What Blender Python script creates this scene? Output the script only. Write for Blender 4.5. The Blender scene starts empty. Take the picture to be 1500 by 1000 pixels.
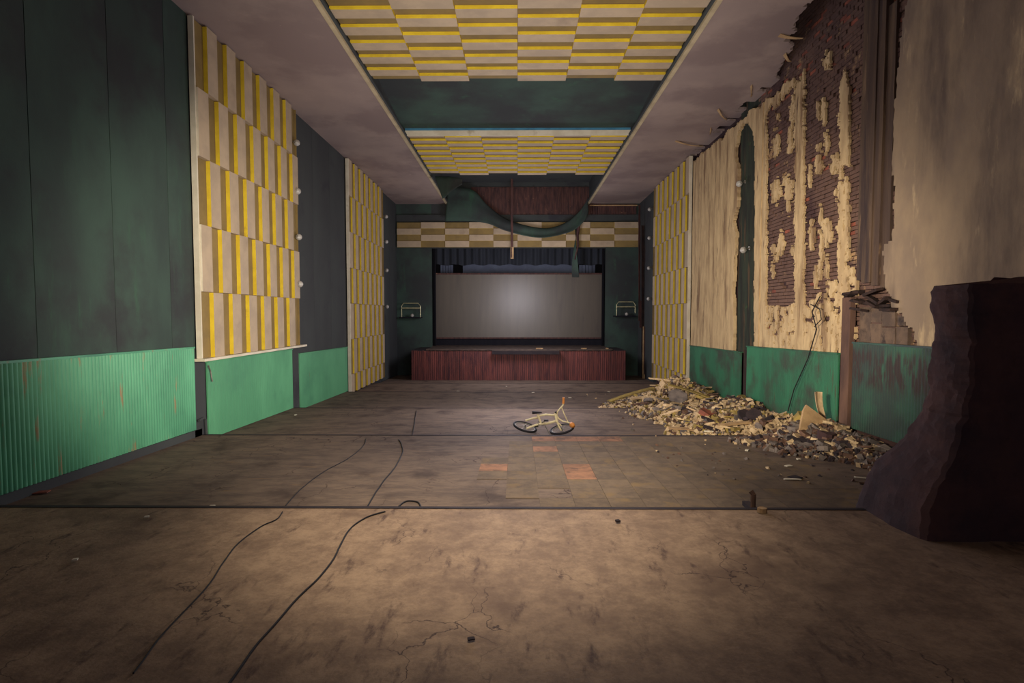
import bpy, bmesh, math, random
from mathutils import Vector, Matrix, Euler, noise
random.seed(7)
SC = bpy.context.scene
COL = SC.collection
RUP = 3.4                      # the eye is the origin while building; everything is lifted by this at the end
F = 820.0
PITCH = math.radians(2.79); YAW = math.radians(.56)
# ---------------------------------------------------------------- camera
cam_d = bpy.data.cameras.new('camera'); cam = bpy.data.objects.new('camera', cam_d); COL.objects.link(cam)
cam_d.sensor_width = 36; cam_d.lens = F/1500*36; cam_d.clip_end = 200; cam_d.clip_start = .05
cam.location = (0, 0, 0); cam.rotation_euler = (math.pi/2-PITCH, 0, YAW)
SC.camera = cam
# ---------------------------------------------------------------- world, lights, exposure
w = bpy.data.worlds.new('world'); SC.world = w; w.use_nodes = True
w.node_tree.nodes['Background'].inputs[0].default_value = (.55, .50, .62, 1)
w.node_tree.nodes['Background'].inputs[1].default_value = .26
SC.view_settings.view_transform = 'Standard'; SC.view_settings.look = 'None'
SC.view_settings.exposure = 0.35; SC.view_settings.gamma = 1.0
def spot(loc, tgt, power, color, angle, blend=1.0, size=.5):
    d = bpy.data.lights.new('spot_light', 'SPOT'); d.energy = power; d.color = color
    d.spot_size = math.radians(angle); d.spot_blend = blend; d.shadow_soft_size = size
    o = bpy.data.objects.new('spot_light', d); COL.objects.link(o); o.location = loc
    o.rotation_euler = (Vector(tgt)-Vector(loc)).to_track_quat('-Z', 'Y').to_euler(); o['kind'] = 'helper'
    return o
def point(loc, power, color, size=1.0):
    d = bpy.data.lights.new('point_light', 'POINT'); d.energy = power; d.color = color; d.shadow_soft_size = size
    o = bpy.data.objects.new('point_light', d); COL.objects.link(o); o.location = loc; o['kind'] = 'helper'
    return o
WARM = (1, .86, .68); MILD = (1, .88, .74); COOL = (.90, .86, .98)
spot((-.35, 3.4, 4.8), (-.3, 6.1, -2.1), 1950, WARM, 52, 1, .5)
spot((-2.5, 2.0, .8), (5.9, 12.4, .0), 5200, WARM, 40, 1, .5)
spot((2.0, 1.5, .4), (-5.8, 11.4, .0), 4800, MILD, 42, 1, .5)
spot((0, .5, -.3), (0, 13.5, 5.5), 2900, MILD, 60, 1, .5)
spot((0, 3, .4), (0, 28, .4), 1800, WARM, 32, 1, .4)
spot((.5, 1.0, 1.2), (1.6, 12.0, -2.4), 1500, WARM, 34, 1, .3)
point((0, 14, -.4), 360, COOL, 1.8)
point((0, 9, .2), 150, COOL, 1.8)
point((0, 23.5, .9), 400, COOL, 1.0)

# ---------------------------------------------------------------- pixel geometry of real planes
_F = Vector((-math.sin(YAW)*math.cos(PITCH), math.cos(YAW)*math.cos(PITCH), -math.sin(PITCH)))
_R = Vector((math.cos(YAW), math.sin(YAW), 0)); _U = _R.cross(_F)
def ray(px, py): return _F + _R*((px-750)/F) + _U*((500-py)/F)
def onX(px, py, X): d = ray(px, py); return d*(X/d.x)
def onY(px, py, Y): d = ray(px, py); return d*(Y/d.y)
def onH(px, py, H): d = ray(px, py); return d*(H/d.z)
def topx(p):
    p = Vector(p); k = p.dot(_F); return 750+F*p.dot(_R)/k, 500-F*p.dot(_U)/k
def lerp(a, b, t): return a+(b-a)*t
def fbm(x, y, z=0, o=4):
    s = 0; a = 1; n = 0
    for i in range(o):
        s += a*noise.noise(Vector((x, y, z))*(2**i)); n += a; a *= .5
    return s/n
def inpoly(x, y, P):
    c = False; j = len(P)-1
    for i in range(len(P)):
        xi, yi = P[i]; xj, yj = P[j]
        if (yi > y) != (yj > y) and x < (xj-xi)*(y-yi)/(yj-yi)+xi: c = not c
        j = i
    return c

# ---------------------------------------------------------------- materials
def lin(c):
    return tuple(((v/255)/12.92 if v/255 <= .04045 else ((v/255+.055)/1.055)**2.4) for v in c)+(1,)
def mat(name, c1, c2=None, scale=2.0, stretch=(1, 1, 1), rough=.8, c3=None, s3=1.2, lo3=.55, hi3=.7, st3=(1, 1, 1),
        bump=.15, bscale=30, vary=0.0, spec=.3, metal=0, c4=None, s4=6, lo4=.6, hi4=.66, st4=(1, 1, 1), det=8, nr=.62):
    m = bpy.data.materials.new(name); m.use_nodes = True; nt = m.node_tree; N = nt.nodes; L = nt.links
    b = N['Principled BSDF']; b.inputs['Roughness'].default_value = rough; b.inputs['Metallic'].default_value = metal
    b.inputs['Specular IOR Level'].default_value = spec
    tc = N.new('ShaderNodeTexCoord')
    oi = N.new('ShaderNodeObjectInfo')
    off = N.new('ShaderNodeVectorMath'); off.operation = 'ADD'; L.new(tc.outputs['Object'], off.inputs[0])
    sc_ = N.new('ShaderNodeMath'); sc_.operation = 'MULTIPLY'; sc_.inputs[1].default_value = 37.0
    L.new(oi.outputs['Random'], sc_.inputs[0]); L.new(sc_.outputs[0], off.inputs[1])
    def nz(scale, st, detail=8, r=.6):
        mp = N.new('ShaderNodeMapping'); mp.inputs['Scale'].default_value = st
        L.new(off.outputs[0], mp.inputs[0])
        n = N.new('ShaderNodeTexNoise'); n.inputs['Scale'].default_value = scale; n.inputs['Detail'].default_value = detail
        n.inputs['Roughness'].default_value = r; L.new(mp.outputs[0], n.inputs['Vector']); return n
    def ramp(src, lo, hi):
        r = N.new('ShaderNodeMapRange'); r.interpolation_type = 'SMOOTHSTEP'
        r.inputs['From Min'].default_value = lo; r.inputs['From Max'].default_value = hi; L.new(src, r.inputs['Value']); return r.outputs[0]
    def mix(fac, a, bcol):
        x = N.new('ShaderNodeMix'); x.data_type = 'RGBA'
        if hasattr(fac, 'is_linked'): L.new(fac, x.inputs[0])
        else: x.inputs[0].default_value = fac
        if hasattr(a, 'is_linked'): L.new(a, x.inputs[6])
        else: x.inputs[6].default_value = a
        if hasattr(bcol, 'is_linked'): L.new(bcol, x.inputs[7])
        else: x.inputs[7].default_value = bcol
        return x.outputs[2]
    n1 = nz(scale, stretch, det, nr)
    col = mix(ramp(n1.outputs['Fac'], .35, .65), lin(c1), lin(c2 or c1))
    if c3: col = mix(ramp(nz(s3, st3).outputs['Fac'], lo3, hi3), col, lin(c3))
    if c4: col = mix(ramp(nz(s4, st4, 6, .7).outputs['Fac'], lo4, hi4), col, lin(c4))
    if vary:
        h = N.new('ShaderNodeHueSaturation'); r = N.new('ShaderNodeMapRange')
        r.inputs['To Min'].default_value = 1-vary; r.inputs['To Max'].default_value = 1+vary
        L.new(oi.outputs['Random'], r.inputs['Value']); L.new(r.outputs[0], h.inputs['Value']); L.new(col, h.inputs['Color']); col = h.outputs[0]
    L.new(col, b.inputs['Base Color'])
    if bump:
        bn = nz(bscale, stretch, 6, .65); bp = N.new('ShaderNodeBump'); bp.inputs['Strength'].default_value = bump
        bp.inputs['Distance'].default_value = .02; L.new(bn.outputs['Fac'], bp.inputs['Height']); L.new(bp.outputs[0], b.inputs['Normal'])
    return m
M = {}
M['floor'] = mat('worn_floor', (158, 134, 110), (122, 101, 84), 4, rough=.75, det=14, nr=.78, c3=(106, 86, 72), s3=1.7, lo3=.44, hi3=.8, bump=.25, bscale=30,
                 c4=(84, 66, 58), s4=2.6, lo4=.55, hi4=.74, st4=(2.4, .8, 1), spec=.2)
M['floor2'] = mat('worn_floor_lower', (124, 107, 92), (98, 85, 76), 4, stretch=(.5, 1.4, 1), rough=.85, det=14, nr=.76, c3=(78, 66, 60), s3=1.6, lo3=.46, hi3=.75, bump=.12, bscale=22,
                  c4=(124, 102, 80), s4=3.0, lo4=.6, hi4=.7, st4=(.5, 2.5, 1), spec=.12)
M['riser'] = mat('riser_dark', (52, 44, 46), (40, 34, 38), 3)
M['tile'] = mat('dirty_tile', (120, 104, 86), (98, 86, 74), 3, vary=.07, c3=(126, 106, 78), s3=2.6, lo3=.52, hi3=.7, bump=.12, rough=.88, spec=.1, nr=.75)
M['tileo'] = mat('terracotta_tile', (158, 116, 88), (130, 98, 78), 4, vary=.08, c3=(104, 84, 70), s3=5, lo3=.5, hi3=.68, rough=.85, spec=.1)
M['grout'] = mat('grout', (92, 79, 67), (76, 66, 58), 4)
M['soffit'] = mat('soffit_paint', (160, 142, 132), (148, 131, 124), .5, rough=.75, c3=(134, 117, 112), s3=.45, lo3=.45, hi3=.62, bump=.06, bscale=12,
                  c4=(184, 166, 150), s4=3, lo4=.66, hi4=.75, st4=(1, .7, 1), spec=.2)
M['green'] = mat('dark_green_cloth', (62, 82, 72), (54, 67, 62), .6, stretch=(1, 1.2, .5), rough=.85, c3=(52, 56, 56), s3=.5, lo3=.42, hi3=.62, bump=.1, bscale=60,
                 c4=(60, 92, 72), s4=1.3, lo4=.58, hi4=.75, st4=(1, 1.4, .25))
M['greend'] = mat('deep_green_cloth', (66, 70, 69), (60, 62, 63), .6, stretch=(1, 1, .5), rough=.9, bump=.08, bscale=60, c3=(54, 54, 58), s3=.8)
M['batten'] = mat('pale_seam_batten', (110, 104, 70), (40, 72, 56), 1.2, stretch=(1, 1, .6), rough=.8)
M['wains'] = mat('green_corrugated', (88, 162, 122), (70, 140, 104), .9, stretch=(1, 1, .4), rough=.5, c3=(58, 120, 92), s3=.8, lo3=.5, hi3=.75, bump=.05,
                 c4=(140, 116, 80), s4=2.6, lo4=.58, hi4=.68, st4=(1, 3, .3), spec=.4)
M['wains2'] = mat('green_painted_board', (94, 162, 118), (82, 146, 106), .9, stretch=(1, 1, .4), rough=.55, c3=(72, 130, 98), s3=.7, lo3=.5, hi3=.75, bump=.05,
                  c4=(96, 110, 80), s4=3.2, lo4=.66, hi4=.72, st4=(1, 2.2, .25), spec=.3)
M['wains3'] = mat('green_weathered_board', (50, 112, 80), (44, 94, 68), 1.2, stretch=(1, 1, .4), rough=.6, c3=(56, 66, 54), s3=1.1, lo3=.44, hi3=.66, bump=.1,
                  c4=(70, 62, 44), s4=2.6, lo4=.6, hi4=.7, st4=(1, 3, .3), spec=.3)
M['white'] = mat('white_board', (186, 166, 138), (172, 154, 130), 2, stretch=(1, 1, 1), rough=.7, vary=.05, c3=(154, 136, 114), s3=.9, lo3=.55, hi3=.8, bump=.05,
                 c4=(110, 92, 76), s4=7, lo4=.73, hi4=.77)
M['trimw'] = mat('white_trim', (222, 214, 192), (206, 196, 172), 2, rough=.6, c3=(170, 156, 128), s3=1.3, lo3=.6, hi3=.75)
M['yellow'] = mat('yellow_edge', (232, 204, 56), (216, 186, 50), 3, rough=.6, bump=.03, c3=(190, 160, 60), s3=2, lo3=.62, hi3=.75)
M['olive'] = mat('olive_board', (140, 118, 70), (126, 106, 66), 2, rough=.75, vary=.06, bump=.04)
M['soffitlip'] = mat('cream_lip', (196, 180, 144), (176, 160, 128), 2, rough=.7)
M['blue'] = mat('blue_batten', (72, 136, 166), (58, 112, 142), 2, rough=.7)
M['plaster'] = mat('cream_plaster', (208, 182, 138), (182, 156, 118), 2.4, stretch=(1, 2, .5), nr=.68, rough=.85, c3=(132, 106, 80), s3=1.2, lo3=.48, hi3=.7, st3=(1, 2.5, .3), bump=.35, bscale=14,
                   c4=(104, 84, 68), s4=3.2, lo4=.56, hi4=.72, st4=(1, 2, .3), spec=.15)
M['plaster2'] = mat('grey_plaster', (168, 146, 118), (142, 124, 106), .8, stretch=(1, 1, .6), rough=.85, c3=(104, 90, 82), s3=.7, lo3=.46, hi3=.7, st3=(1, 1.5, .35), bump=.3, bscale=8,
                    c4=(196, 172, 136), s4=1.3, lo4=.58, hi4=.72, st4=(1, 1.6, .4), spec=.15)
M['brick'] = mat('dirty_brick', (112, 86, 74), (90, 68, 62), 1.1, rough=.9, c3=(66, 46, 48), s3=.9, lo3=.5, hi3=.7, bump=.5, bscale=40, st3=(1, 1, .5),
                 c4=(166, 134, 98), s4=2.2, lo4=.58, hi4=.7, det=10)
M['brickred'] = mat('red_brick_broken', (160, 92, 72), (120, 72, 60), 3, rough=.9, bump=.4)
M['slit'] = mat('torn_slit_cloth', (52, 60, 48), (38, 40, 36), 1.6, stretch=(1, 3, .4), rough=.95, bump=.4, c3=(84, 68, 50), s3=1.8, lo3=.52, hi3=.66, st3=(1, 3, .4), c4=(60, 84, 48), s4=2.4, lo4=.62, hi4=.7)
M['mortar'] = mat('dark_red_masonry', (80, 58, 54), (56, 40, 44), 1.2, rough=.95, bump=.5, bscale=20, c3=(92, 66, 58), s3=1.5)
M['pil'] = mat('stained_pilaster', (104, 84, 66), (78, 62, 54), 1.0, stretch=(1, 6, .3), rough=.8, c3=(58, 46, 46), s3=1.1, lo3=.48, hi3=.68, st3=(1, 3, .3), bump=.3,
               c4=(136, 110, 84), s4=1.6, lo4=.6, hi4=.7, st4=(1, 8, .35))
M['char'] = mat('charred_wood', (40, 30, 30), (58, 42, 36), 4, rough=.9, bump=.5)
M['stone'] = mat('rubble_stone', (116, 96, 80), (86, 72, 64), 3, rough=.9, bump=.5, c3=(60, 50, 48), s3=4)
M['pink'] = mat('stained_post', (112, 84, 68), (78, 58, 52), 2, stretch=(1, 1, .3), rough=.85, bump=.2)
M['earth'] = mat('dust', (92, 76, 62), (66, 54, 48), 4, rough=.95, bump=.6)
M['lath'] = mat('brown_lath', (96, 66, 60), (66, 48, 48), 3, stretch=(3, 1, .5), rough=.9, bump=.4, c4=(150, 116, 92), s4=6, lo4=.64, hi4=.72)
M['ch_c'] = mat('chunk_cream', (214, 188, 146), (178, 152, 116), 5, rough=.9, vary=.2, bump=.3)
M['ch_b'] = mat('chunk_brown', (112, 84, 66), (82, 62, 54), 5, rough=.9, vary=.25, bump=.3)
M['ch_g'] = mat('chunk_grey', (126, 114, 104), (92, 84, 80), 5, rough=.9, vary=.2, bump=.3)
M['ch_y'] = mat('chunk_yellow', (164, 140, 74), (130, 112, 66), 5, rough=.85, vary=.2, bump=.2)
M['ch_d'] = mat('chunk_dark', (56, 46, 48), (44, 38, 42), 5, rough=.9, bump=.3)
M['wood'] = mat('pale_wood', (192, 160, 116), (160, 130, 94), 3, stretch=(1, 1, 1), rough=.8, vary=.12, bump=.15)
M['globe'] = mat('glass_globe', (186, 182, 172), (160, 156, 148), 6, rough=.25, spec=.6, bump=0)
M['metal'] = mat('dull_metal', (150, 146, 132), (120, 114, 104), 8, rough=.4, metal=.6, bump=0)
M['chrome'] = mat('chrome_tube', (196, 192, 150), (170, 164, 130), 8, rough=.35, metal=.4, bump=0)
M['black'] = mat('black_rubber', (26, 24, 28), (34, 32, 34), 6, rough=.7, bump=.1)
M['void'] = mat('black_cloth', (22, 22, 30), (28, 27, 34), 1.5, stretch=(4, 1, .3), rough=.95, bump=.1)
M['curt'] = mat('navy_curtain', (34, 38, 46), (44, 48, 56), 1.5, stretch=(4, 1, .3), rough=.9, bump=.1)
M['bluegrey'] = mat('bluegrey_screen', (90, 98, 116), (80, 86, 104), 1.5, rough=.8, bump=0)
M['red'] = mat('dark_red_boards', (122, 66, 60), (86, 50, 50), 2, stretch=(9, 1, .5), rough=.6, vary=.2, c3=(70, 38, 46), s3=2, lo3=.5, hi3=.7, st3=(4, 1, .5), bump=.15,
               c4=(140, 66, 54), s4=5, lo4=.64, hi4=.72, st4=(9, 1, .4))
M['stagetop'] = mat('stage_boards', (96, 82, 72), (70, 60, 56), 3, rough=.7)
M['orange'] = mat('orange_grip', (226, 150, 74), (206, 130, 62), 6, rough=.5, bump=.05)
M['cream'] = mat('cream_frame', (232, 218, 168), (200, 184, 140), 9, rough=.4, bump=0, c4=(166, 120, 76), s4=18, lo4=.62, hi4=.7)
M['pier'] = mat('dark_reddish_masonry', (92, 66, 62), (76, 56, 58), 1.1, rough=.95, bump=.6, bscale=9, c3=(62, 50, 54), s3=1.0, lo3=.45, hi3=.65)

def add_cracks(m, scale, seed, width=.012):
    nt = m.node_tree; N = nt.nodes; L = nt.links; b = N['Principled BSDF']; src = b.inputs['Base Color'].links[0].from_socket
    tc = N.new('ShaderNodeTexCoord'); n = N.new('ShaderNodeTexNoise'); n.inputs['Scale'].default_value = 2.2; n.inputs['Detail'].default_value = 5; L.new(tc.outputs['Object'], n.inputs['Vector'])
    mp = N.new('ShaderNodeMapping'); mp.inputs['Scale'].default_value = (1, .55, 1); mp.inputs['Location'].default_value = (seed, seed, 0); L.new(tc.outputs['Object'], mp.inputs[0])
    a = N.new('ShaderNodeVectorMath'); a.operation = 'MULTIPLY_ADD'; L.new(n.outputs['Color'], a.inputs[0]); a.inputs[1].default_value = (.5, .5, .5); L.new(mp.outputs[0], a.inputs[2])
    v = N.new('ShaderNodeTexVoronoi'); v.feature = 'DISTANCE_TO_EDGE'; v.inputs['Scale'].default_value = scale; L.new(a.outputs[0], v.inputs['Vector'])
    r = N.new('ShaderNodeMapRange'); r.inputs[1].default_value = width; r.inputs[2].default_value = 0.0; L.new(v.outputs['Distance'], r.inputs[0])
    n2 = N.new('ShaderNodeTexNoise'); n2.inputs['Scale'].default_value = 1.1; n2.inputs['Detail'].default_value = 3; L.new(mp.outputs[0], n2.inputs['Vector'])
    r2 = N.new('ShaderNodeMapRange'); r2.inputs[1].default_value = .5; r2.inputs[2].default_value = .62; L.new(n2.outputs['Fac'], r2.inputs[0])
    q = N.new('ShaderNodeMath'); q.operation = 'MULTIPLY'; L.new(r.outputs[0], q.inputs[0]); L.new(r2.outputs[0], q.inputs[1])
    x = N.new('ShaderNodeMix'); x.data_type = 'RGBA'; L.new(q.outputs[0], x.inputs[0]); L.new(src, x.inputs[6]); x.inputs[7].default_value = lin((58, 44, 42)); L.new(x.outputs[2], b.inputs['Base Color'])
add_cracks(M['floor'], 1.6, 3.0, .008); add_cracks(M['floor2'], 1.4, 5.0)
def screen_mat():
    m = mat('projection_screen', (88, 80, 72), (82, 75, 68), 1.2, stretch=(3, 1, .3), rough=.36, bump=.03, bscale=3, spec=.4,
            c3=(74, 66, 64), s3=.7, lo3=.5, hi3=.8, st3=(4, 1, .5))
    return m
M['screen'] = screen_mat()

# ---------------------------------------------------------------- mesh builder
class MB:
    def __init__(s): s.v = []; s.f = []; s.mi = []; s.mats = []
    def mx(s, m):
        if m not in s.mats: s.mats.append(m)
        return s.mats.index(m)
    def quad(s, a, b, c, d, m): 
        n = len(s.v); s.v += [Vector(a), Vector(b), Vector(c), Vector(d)]; s.f.append((n, n+1, n+2, n+3)); s.mi.append(s.mx(m))
    def box(s, lo, hi, m, faces=None, M4=None):
        # faces: dict of '-x','+x','-y','+y','-z','+z' -> material
        n = len(s.v); x0, y0, z0 = lo; x1, y1, z1 = hi
        vs = [Vector(p) for p in ((x0,y0,z0),(x1,y0,z0),(x1,y1,z0),(x0,y1,z0),(x0,y0,z1),(x1,y0,z1),(x1,y1,z1),(x0,y1,z1))]
        if M4: vs = [M4 @ v for v in vs]
        s.v += vs
        for k, f in (('-z',(0,3,2,1)),('+z',(4,5,6,7)),('-y',(0,1,5,4)),('+y',(2,3,7,6)),('-x',(0,4,7,3)),('+x',(1,2,6,5))):
            s.f.append(tuple(n+i for i in f)); s.mi.append(s.mx((faces or {}).get(k, m)))
    def tube(s, pts, r, m, n=8, cap=True):
        pts = [Vector(p) for p in pts]; rs = r if isinstance(r, (list, tuple)) else [r]*len(pts)
        base = len(s.v); prev = None
        for i, p in enumerate(pts):
            t = (pts[min(i+1, len(pts)-1)]-pts[max(i-1, 0)]).normalized()
            u = t.orthogonal().normalized() if prev is None else (prev-t*prev.dot(t)).normalized()
            prev = u; v = t.cross(u)
            for k in range(n):
                a = 2*math.pi*k/n; s.v.append(p+(u*math.cos(a)+v*math.sin(a))*rs[i])
        for i in range(len(pts)-1):
            for k in range(n):
                a = base+i*n+k; b = base+i*n+(k+1) % n
                s.f.append((a, b, b+n, a+n)); s.mi.append(s.mx(m))
        if cap:
            s.f.append(tuple(base+k for k in reversed(range(n)))); s.mi.append(s.mx(m))
            e = base+(len(pts)-1)*n; s.f.append(tuple(e+k for k in range(n))); s.mi.append(s.mx(m))
    def torus(s, c, axis, R, r, m, n=28, k=8):
        c = Vector(c); ax = Vector(axis).normalized(); u = ax.orthogonal().normalized(); v = ax.cross(u)
        base = len(s.v)
        for i in range(n):
            a = 2*math.pi*i/n; d = u*math.cos(a)+v*math.sin(a)
            for j in range(k):
                b = 2*math.pi*j/k; s.v.append(c+d*(R+r*math.cos(b))+ax*(r*math.sin(b)))
        for i in range(n):
            for j in range(k):
                a = base+i*k+j; b = base+i*k+(j+1) % k; c2 = base+((i+1) % n)*k+(j+1) % k; d2 = base+((i+1) % n)*k+j
                s.f.append((a, d2, c2, b)); s.mi.append(s.mx(m))
    def sphere(s, c, r, m, n=16, k=10):
        c = Vector(c); base = len(s.v)
        for i in range(k+1):
            th = math.pi*i/k
            for j in range(n):
                a = 2*math.pi*j/n; s.v.append(c+Vector((math.sin(th)*math.cos(a), math.sin(th)*math.sin(a), math.cos(th)))*r)
        for i in range(k):
            for j in range(n):
                a = base+i*n+j; b = base+i*n+(j+1) % n
                s.f.append((a, a+n, b+n, b)); s.mi.append(s.mx(m))
    def grid(s, fn, nu, nv, m, thick=None):
        # fn(i/nu, j/nv) -> point ; optional thickness vector gives a closed slab
        base = len(s.v)
        P = [[Vector(fn(i/nu, j/nv)) for j in range(nv+1)] for i in range(nu+1)]
        for i in range(nu+1):
            for j in range(nv+1): s.v.append(P[i][j])
        W = nv+1; mi = s.mx(m)
        for i in range(nu):
            for j in range(nv):
                a = base+i*W+j; s.f.append((a, a+W, a+W+1, a+1)); s.mi.append(mi)
        if thick is not None:
            b2 = len(s.v); t = Vector(thick)
            for i in range(nu+1):
                for j in range(nv+1): s.v.append(P[i][j]+t)
            for i in range(nu):
                for j in range(nv):
                    a = b2+i*W+j; s.f.append((a, a+1, a+W+1, a+W)); s.mi.append(mi)
            ring = [(i, 0) for i in range(nu)]+[(nu, j) for j in range(nv)]+[(i, nv) for i in range(nu, 0, -1)]+[(0, j) for j in range(nv, 0, -1)]
            for q in range(len(ring)):
                i, j = ring[q]; k, l = ring[(q+1) % len(ring)]
                a = i*W+j; b = k*W+l
                s.f.append((base+b, base+a, b2+a, b2+b)); s.mi.append(mi)
    def mesh(s, name, loc=(0, 0, 0), smooth=False):
        me = bpy.data.meshes.new(name); l = Vector(loc)
        me.from_pydata([tuple(v-l) for v in s.v], [], s.f)
        for m in s.mats: me.materials.append(m)
        me.polygons.foreach_set('material_index', s.mi)
        if smooth: me.polygons.foreach_set('use_smooth', [True]*len(s.f))
        me.update(); return me
    def build(s, name, parent=None, loc=(0, 0, 0), smooth=False, **kw):
        o = bpy.data.objects.new(name, s.mesh(name, loc, smooth)); COL.objects.link(o)
        o.location = loc
        if parent:
            o.parent = parent; o.location = Vector(loc)-WL(parent)
        tag(o, **kw); return o
def WL(o):
    v = Vector((0, 0, 0))
    while o: v += o.location; o = o.parent
    return v
def tag(o, label=None, cat=None, group=None, kind=None):
    if label: o['label'] = label
    if cat: o['category'] = cat
    if group: o['group'] = group
    if kind: o['kind'] = kind
    return o
def thing(name, loc, label, cat, group=None, kind=None):
    o = bpy.data.objects.new(name, None); COL.objects.link(o); o.location = loc; o.empty_display_size = .1
    return tag(o, label, cat, group, kind)
def inst(name, me, parent, loc, rot=None):
    o = bpy.data.objects.new(name, me); COL.objects.link(o); o.parent = parent
    o.location = Vector(loc)-WL(parent)
    if rot: o.rotation_euler = rot
    return o
def boxo(name, lo, hi, m, parent=None, faces=None, **kw):
    c = ((lo[0]+hi[0])/2, (lo[1]+hi[1])/2, lo[2])
    b = MB(); b.box(lo, hi, m, faces); return b.build(name, parent, c, **kw)

# masked sheet: a broken layer (plaster, ceiling) with ragged edges and real thickness
def sheet(name, P, a0, a1, b0, b1, res, keep, thick, m, parent=None, rough=.008, seed=0, **kw):
    na = int((a1-a0)/res); nb = int((b1-b0)/res)
    K = [[keep(a0+(i+.5)*res, b0+(j+.5)*res) for j in range(nb)] for i in range(na)]
    vid = {}; b = MB(); mi = b.mx(m)
    def vert(i, j, layer):
        k = (i, j, layer)
        if k not in vid:
            a = a0+i*res; c = b0+j*res
            ja = jb = 0
            if 0 < i < na and 0 < j < nb:
                ja = noise.noise(Vector((a*9, c*9, seed)))*res*.55; jb = noise.noise(Vector((a*9+40, c*9, seed)))*res*.55
            d = (thick+rough*fbm(a*3, c*3, seed+3)) if layer else 0
            vid[k] = len(b.v); b.v.append(Vector(P(a+ja, c+jb, d)))
        return vid[k]
    def isk(i, j): return 0 <= i < na and 0 <= j < nb and K[i][j]
    for i in range(na):
        for j in range(nb):
            if not K[i][j]: continue
            b.f.append((vert(i,j,1), vert(i+1,j,1), vert(i+1,j+1,1), vert(i,j+1,1))); b.mi.append(mi)
            for (di, dj, p, q) in ((-1,0,(i,j),(i,j+1)), (1,0,(i+1,j+1),(i+1,j)), (0,-1,(i+1,j),(i,j)), (0,1,(i,j+1),(i+1,j+1))):
                if not isk(i+di, j+dj):
                    b.f.append((vert(*p,1), vert(*q,1), vert(*q,0), vert(*p,0))); b.mi.append(mi)
    return b.build(name, parent, **kw)

# ---------------------------------------------------------------- floor in falling tiers
TIERS = [(-4, 6.05, -2.12, -2.12), (6.05, 10.55, -2.225, -2.30), (10.55, 14.85, -2.42, -2.505), (14.85, 19.4, -2.61, -2.71), (19.4, 23.4, -2.815, -2.90), (23.4, 28.2, -3.0, -3.07)]
def floor_z(y):
    for a, b, h0, h1 in TIERS:
        if a <= y <= b: return lerp(h0, h1, (y-a)/(b-a))
    return TIERS[-1][3]
tiers = []
for i, (a, b, h0, h1) in enumerate(TIERS):
    mb = MB(); m = M['floor'] if i == 0 else M['floor2']
    lo = -3.4; v = [(-6.2,a,lo),(6.2,a,lo),(6.2,b,lo),(-6.2,b,lo),(-6.2,a,h0),(6.2,a,h0),(6.2,b,h1),(-6.2,b,h1)]
    n = 0; mb.v = [Vector(p) for p in v]
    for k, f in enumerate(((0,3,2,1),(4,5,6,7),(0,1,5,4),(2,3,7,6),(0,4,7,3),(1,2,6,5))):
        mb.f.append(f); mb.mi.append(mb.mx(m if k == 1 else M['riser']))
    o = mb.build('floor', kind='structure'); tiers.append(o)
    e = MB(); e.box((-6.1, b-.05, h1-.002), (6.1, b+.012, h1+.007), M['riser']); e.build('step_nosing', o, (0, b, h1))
# tiles set in the second tier, where the covering is gone
slope = (-2.30+2.225)/4.5
tb = MB(); tb.box((-.203, -.203, 0), (.203, .203, .008), M['tile']); tile_me = tb.mesh('tile')
tb = MB(); tb.box((-.203, -.203, 0), (.203, .203, .009), M['tileo']); tileo_me = tb.mesh('tile_orange')
TP = .41
orange = {(0, 4), (3, 4), (3, 5), (2, 8), (2, 9), (3, 9), (4, 9), (5, 9), (6, 9), (1, 7), (4, 3), (3, 3)}
orange = {(0, 4), (3, 4), (3, 3), (2, 7), (2, 9), (3, 9), (4, 9), (5, 9)}
for i in range(12):
    for j in range(10):
        x = -.35+i*TP; y = 6.5+j*TP
        edge = fbm(x*1.1, y*1.1, 4)
        if i == 0 and j not in (3, 4, 5) or (i < 3 and j < 2 and (i+j) % 2) or (i == 1 and j > 8): continue
        if x > 4.2-max(0, (y-8.5)*.3): continue
        o = inst('tile', tileo_me if (i, j) in orange else tile_me, tiers[1], (x, y, floor_z(y)-.001+random.uniform(0, .0015)), (math.atan(slope), 0, random.uniform(-.006, .006)))
        if (i, j) in orange: o['label'] = 'bare terracotta tile'

# ---------------------------------------------------------------- ceiling: soffits either side, recess, roof above
CH = 5.45
def wallpx(poly): return poly
hole = [(4.55, 7.0), (4.75, 8.6), (4.95, 9.6), (5.15, 9.9), (5.1, 10.5), (5.35, 11.2), (5.28, 11.45), (5.62, 11.8), (5.78, 12.6), (5.92, 13.2), (6.4, 13.6), (6.4, 8.3), (5.7, 7.6), (5.0, 7.0)]
boxo('ceiling', (-6.25, -4, CH), (-3.52, 28.2, CH+.1), M['soffit'], kind='structure')
def keepR(a, b):
    x = a+.10*fbm(a*3, b*3, 1); y = b+.16*fbm(a*3, b*3, 9)
    if inpoly(x, y, hole): return False
    if x > 5.86 and 13.6 < y < 20 and fbm(b*1.7, 0, 5) > .02: return False
    return True
rc = sheet('ceiling', lambda a, b, d: (a, b, CH+.06-d), 3.52, 6.2, -4, 28.2, .06, keepR, .06, M['soffit'], rough=.004, kind='structure')
for s in (-1, 1):
    b = MB(); b.box((min(s*3.44, s*3.53), -4, CH-.06), (max(s*3.44, s*3.53), 28.15, CH+.02), M['soffitlip']); b.build('trim', kind='structure', loc=(s*3.5, 0, CH))
    b = MB(); b.box((min(s*3.39, s*3.44), -4, CH+.0), (max(s*3.39, s*3.44), 28.15, CH+.05), M['greend']); b.build('trim', kind='structure', loc=(s*3.4, 0, CH))
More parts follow.
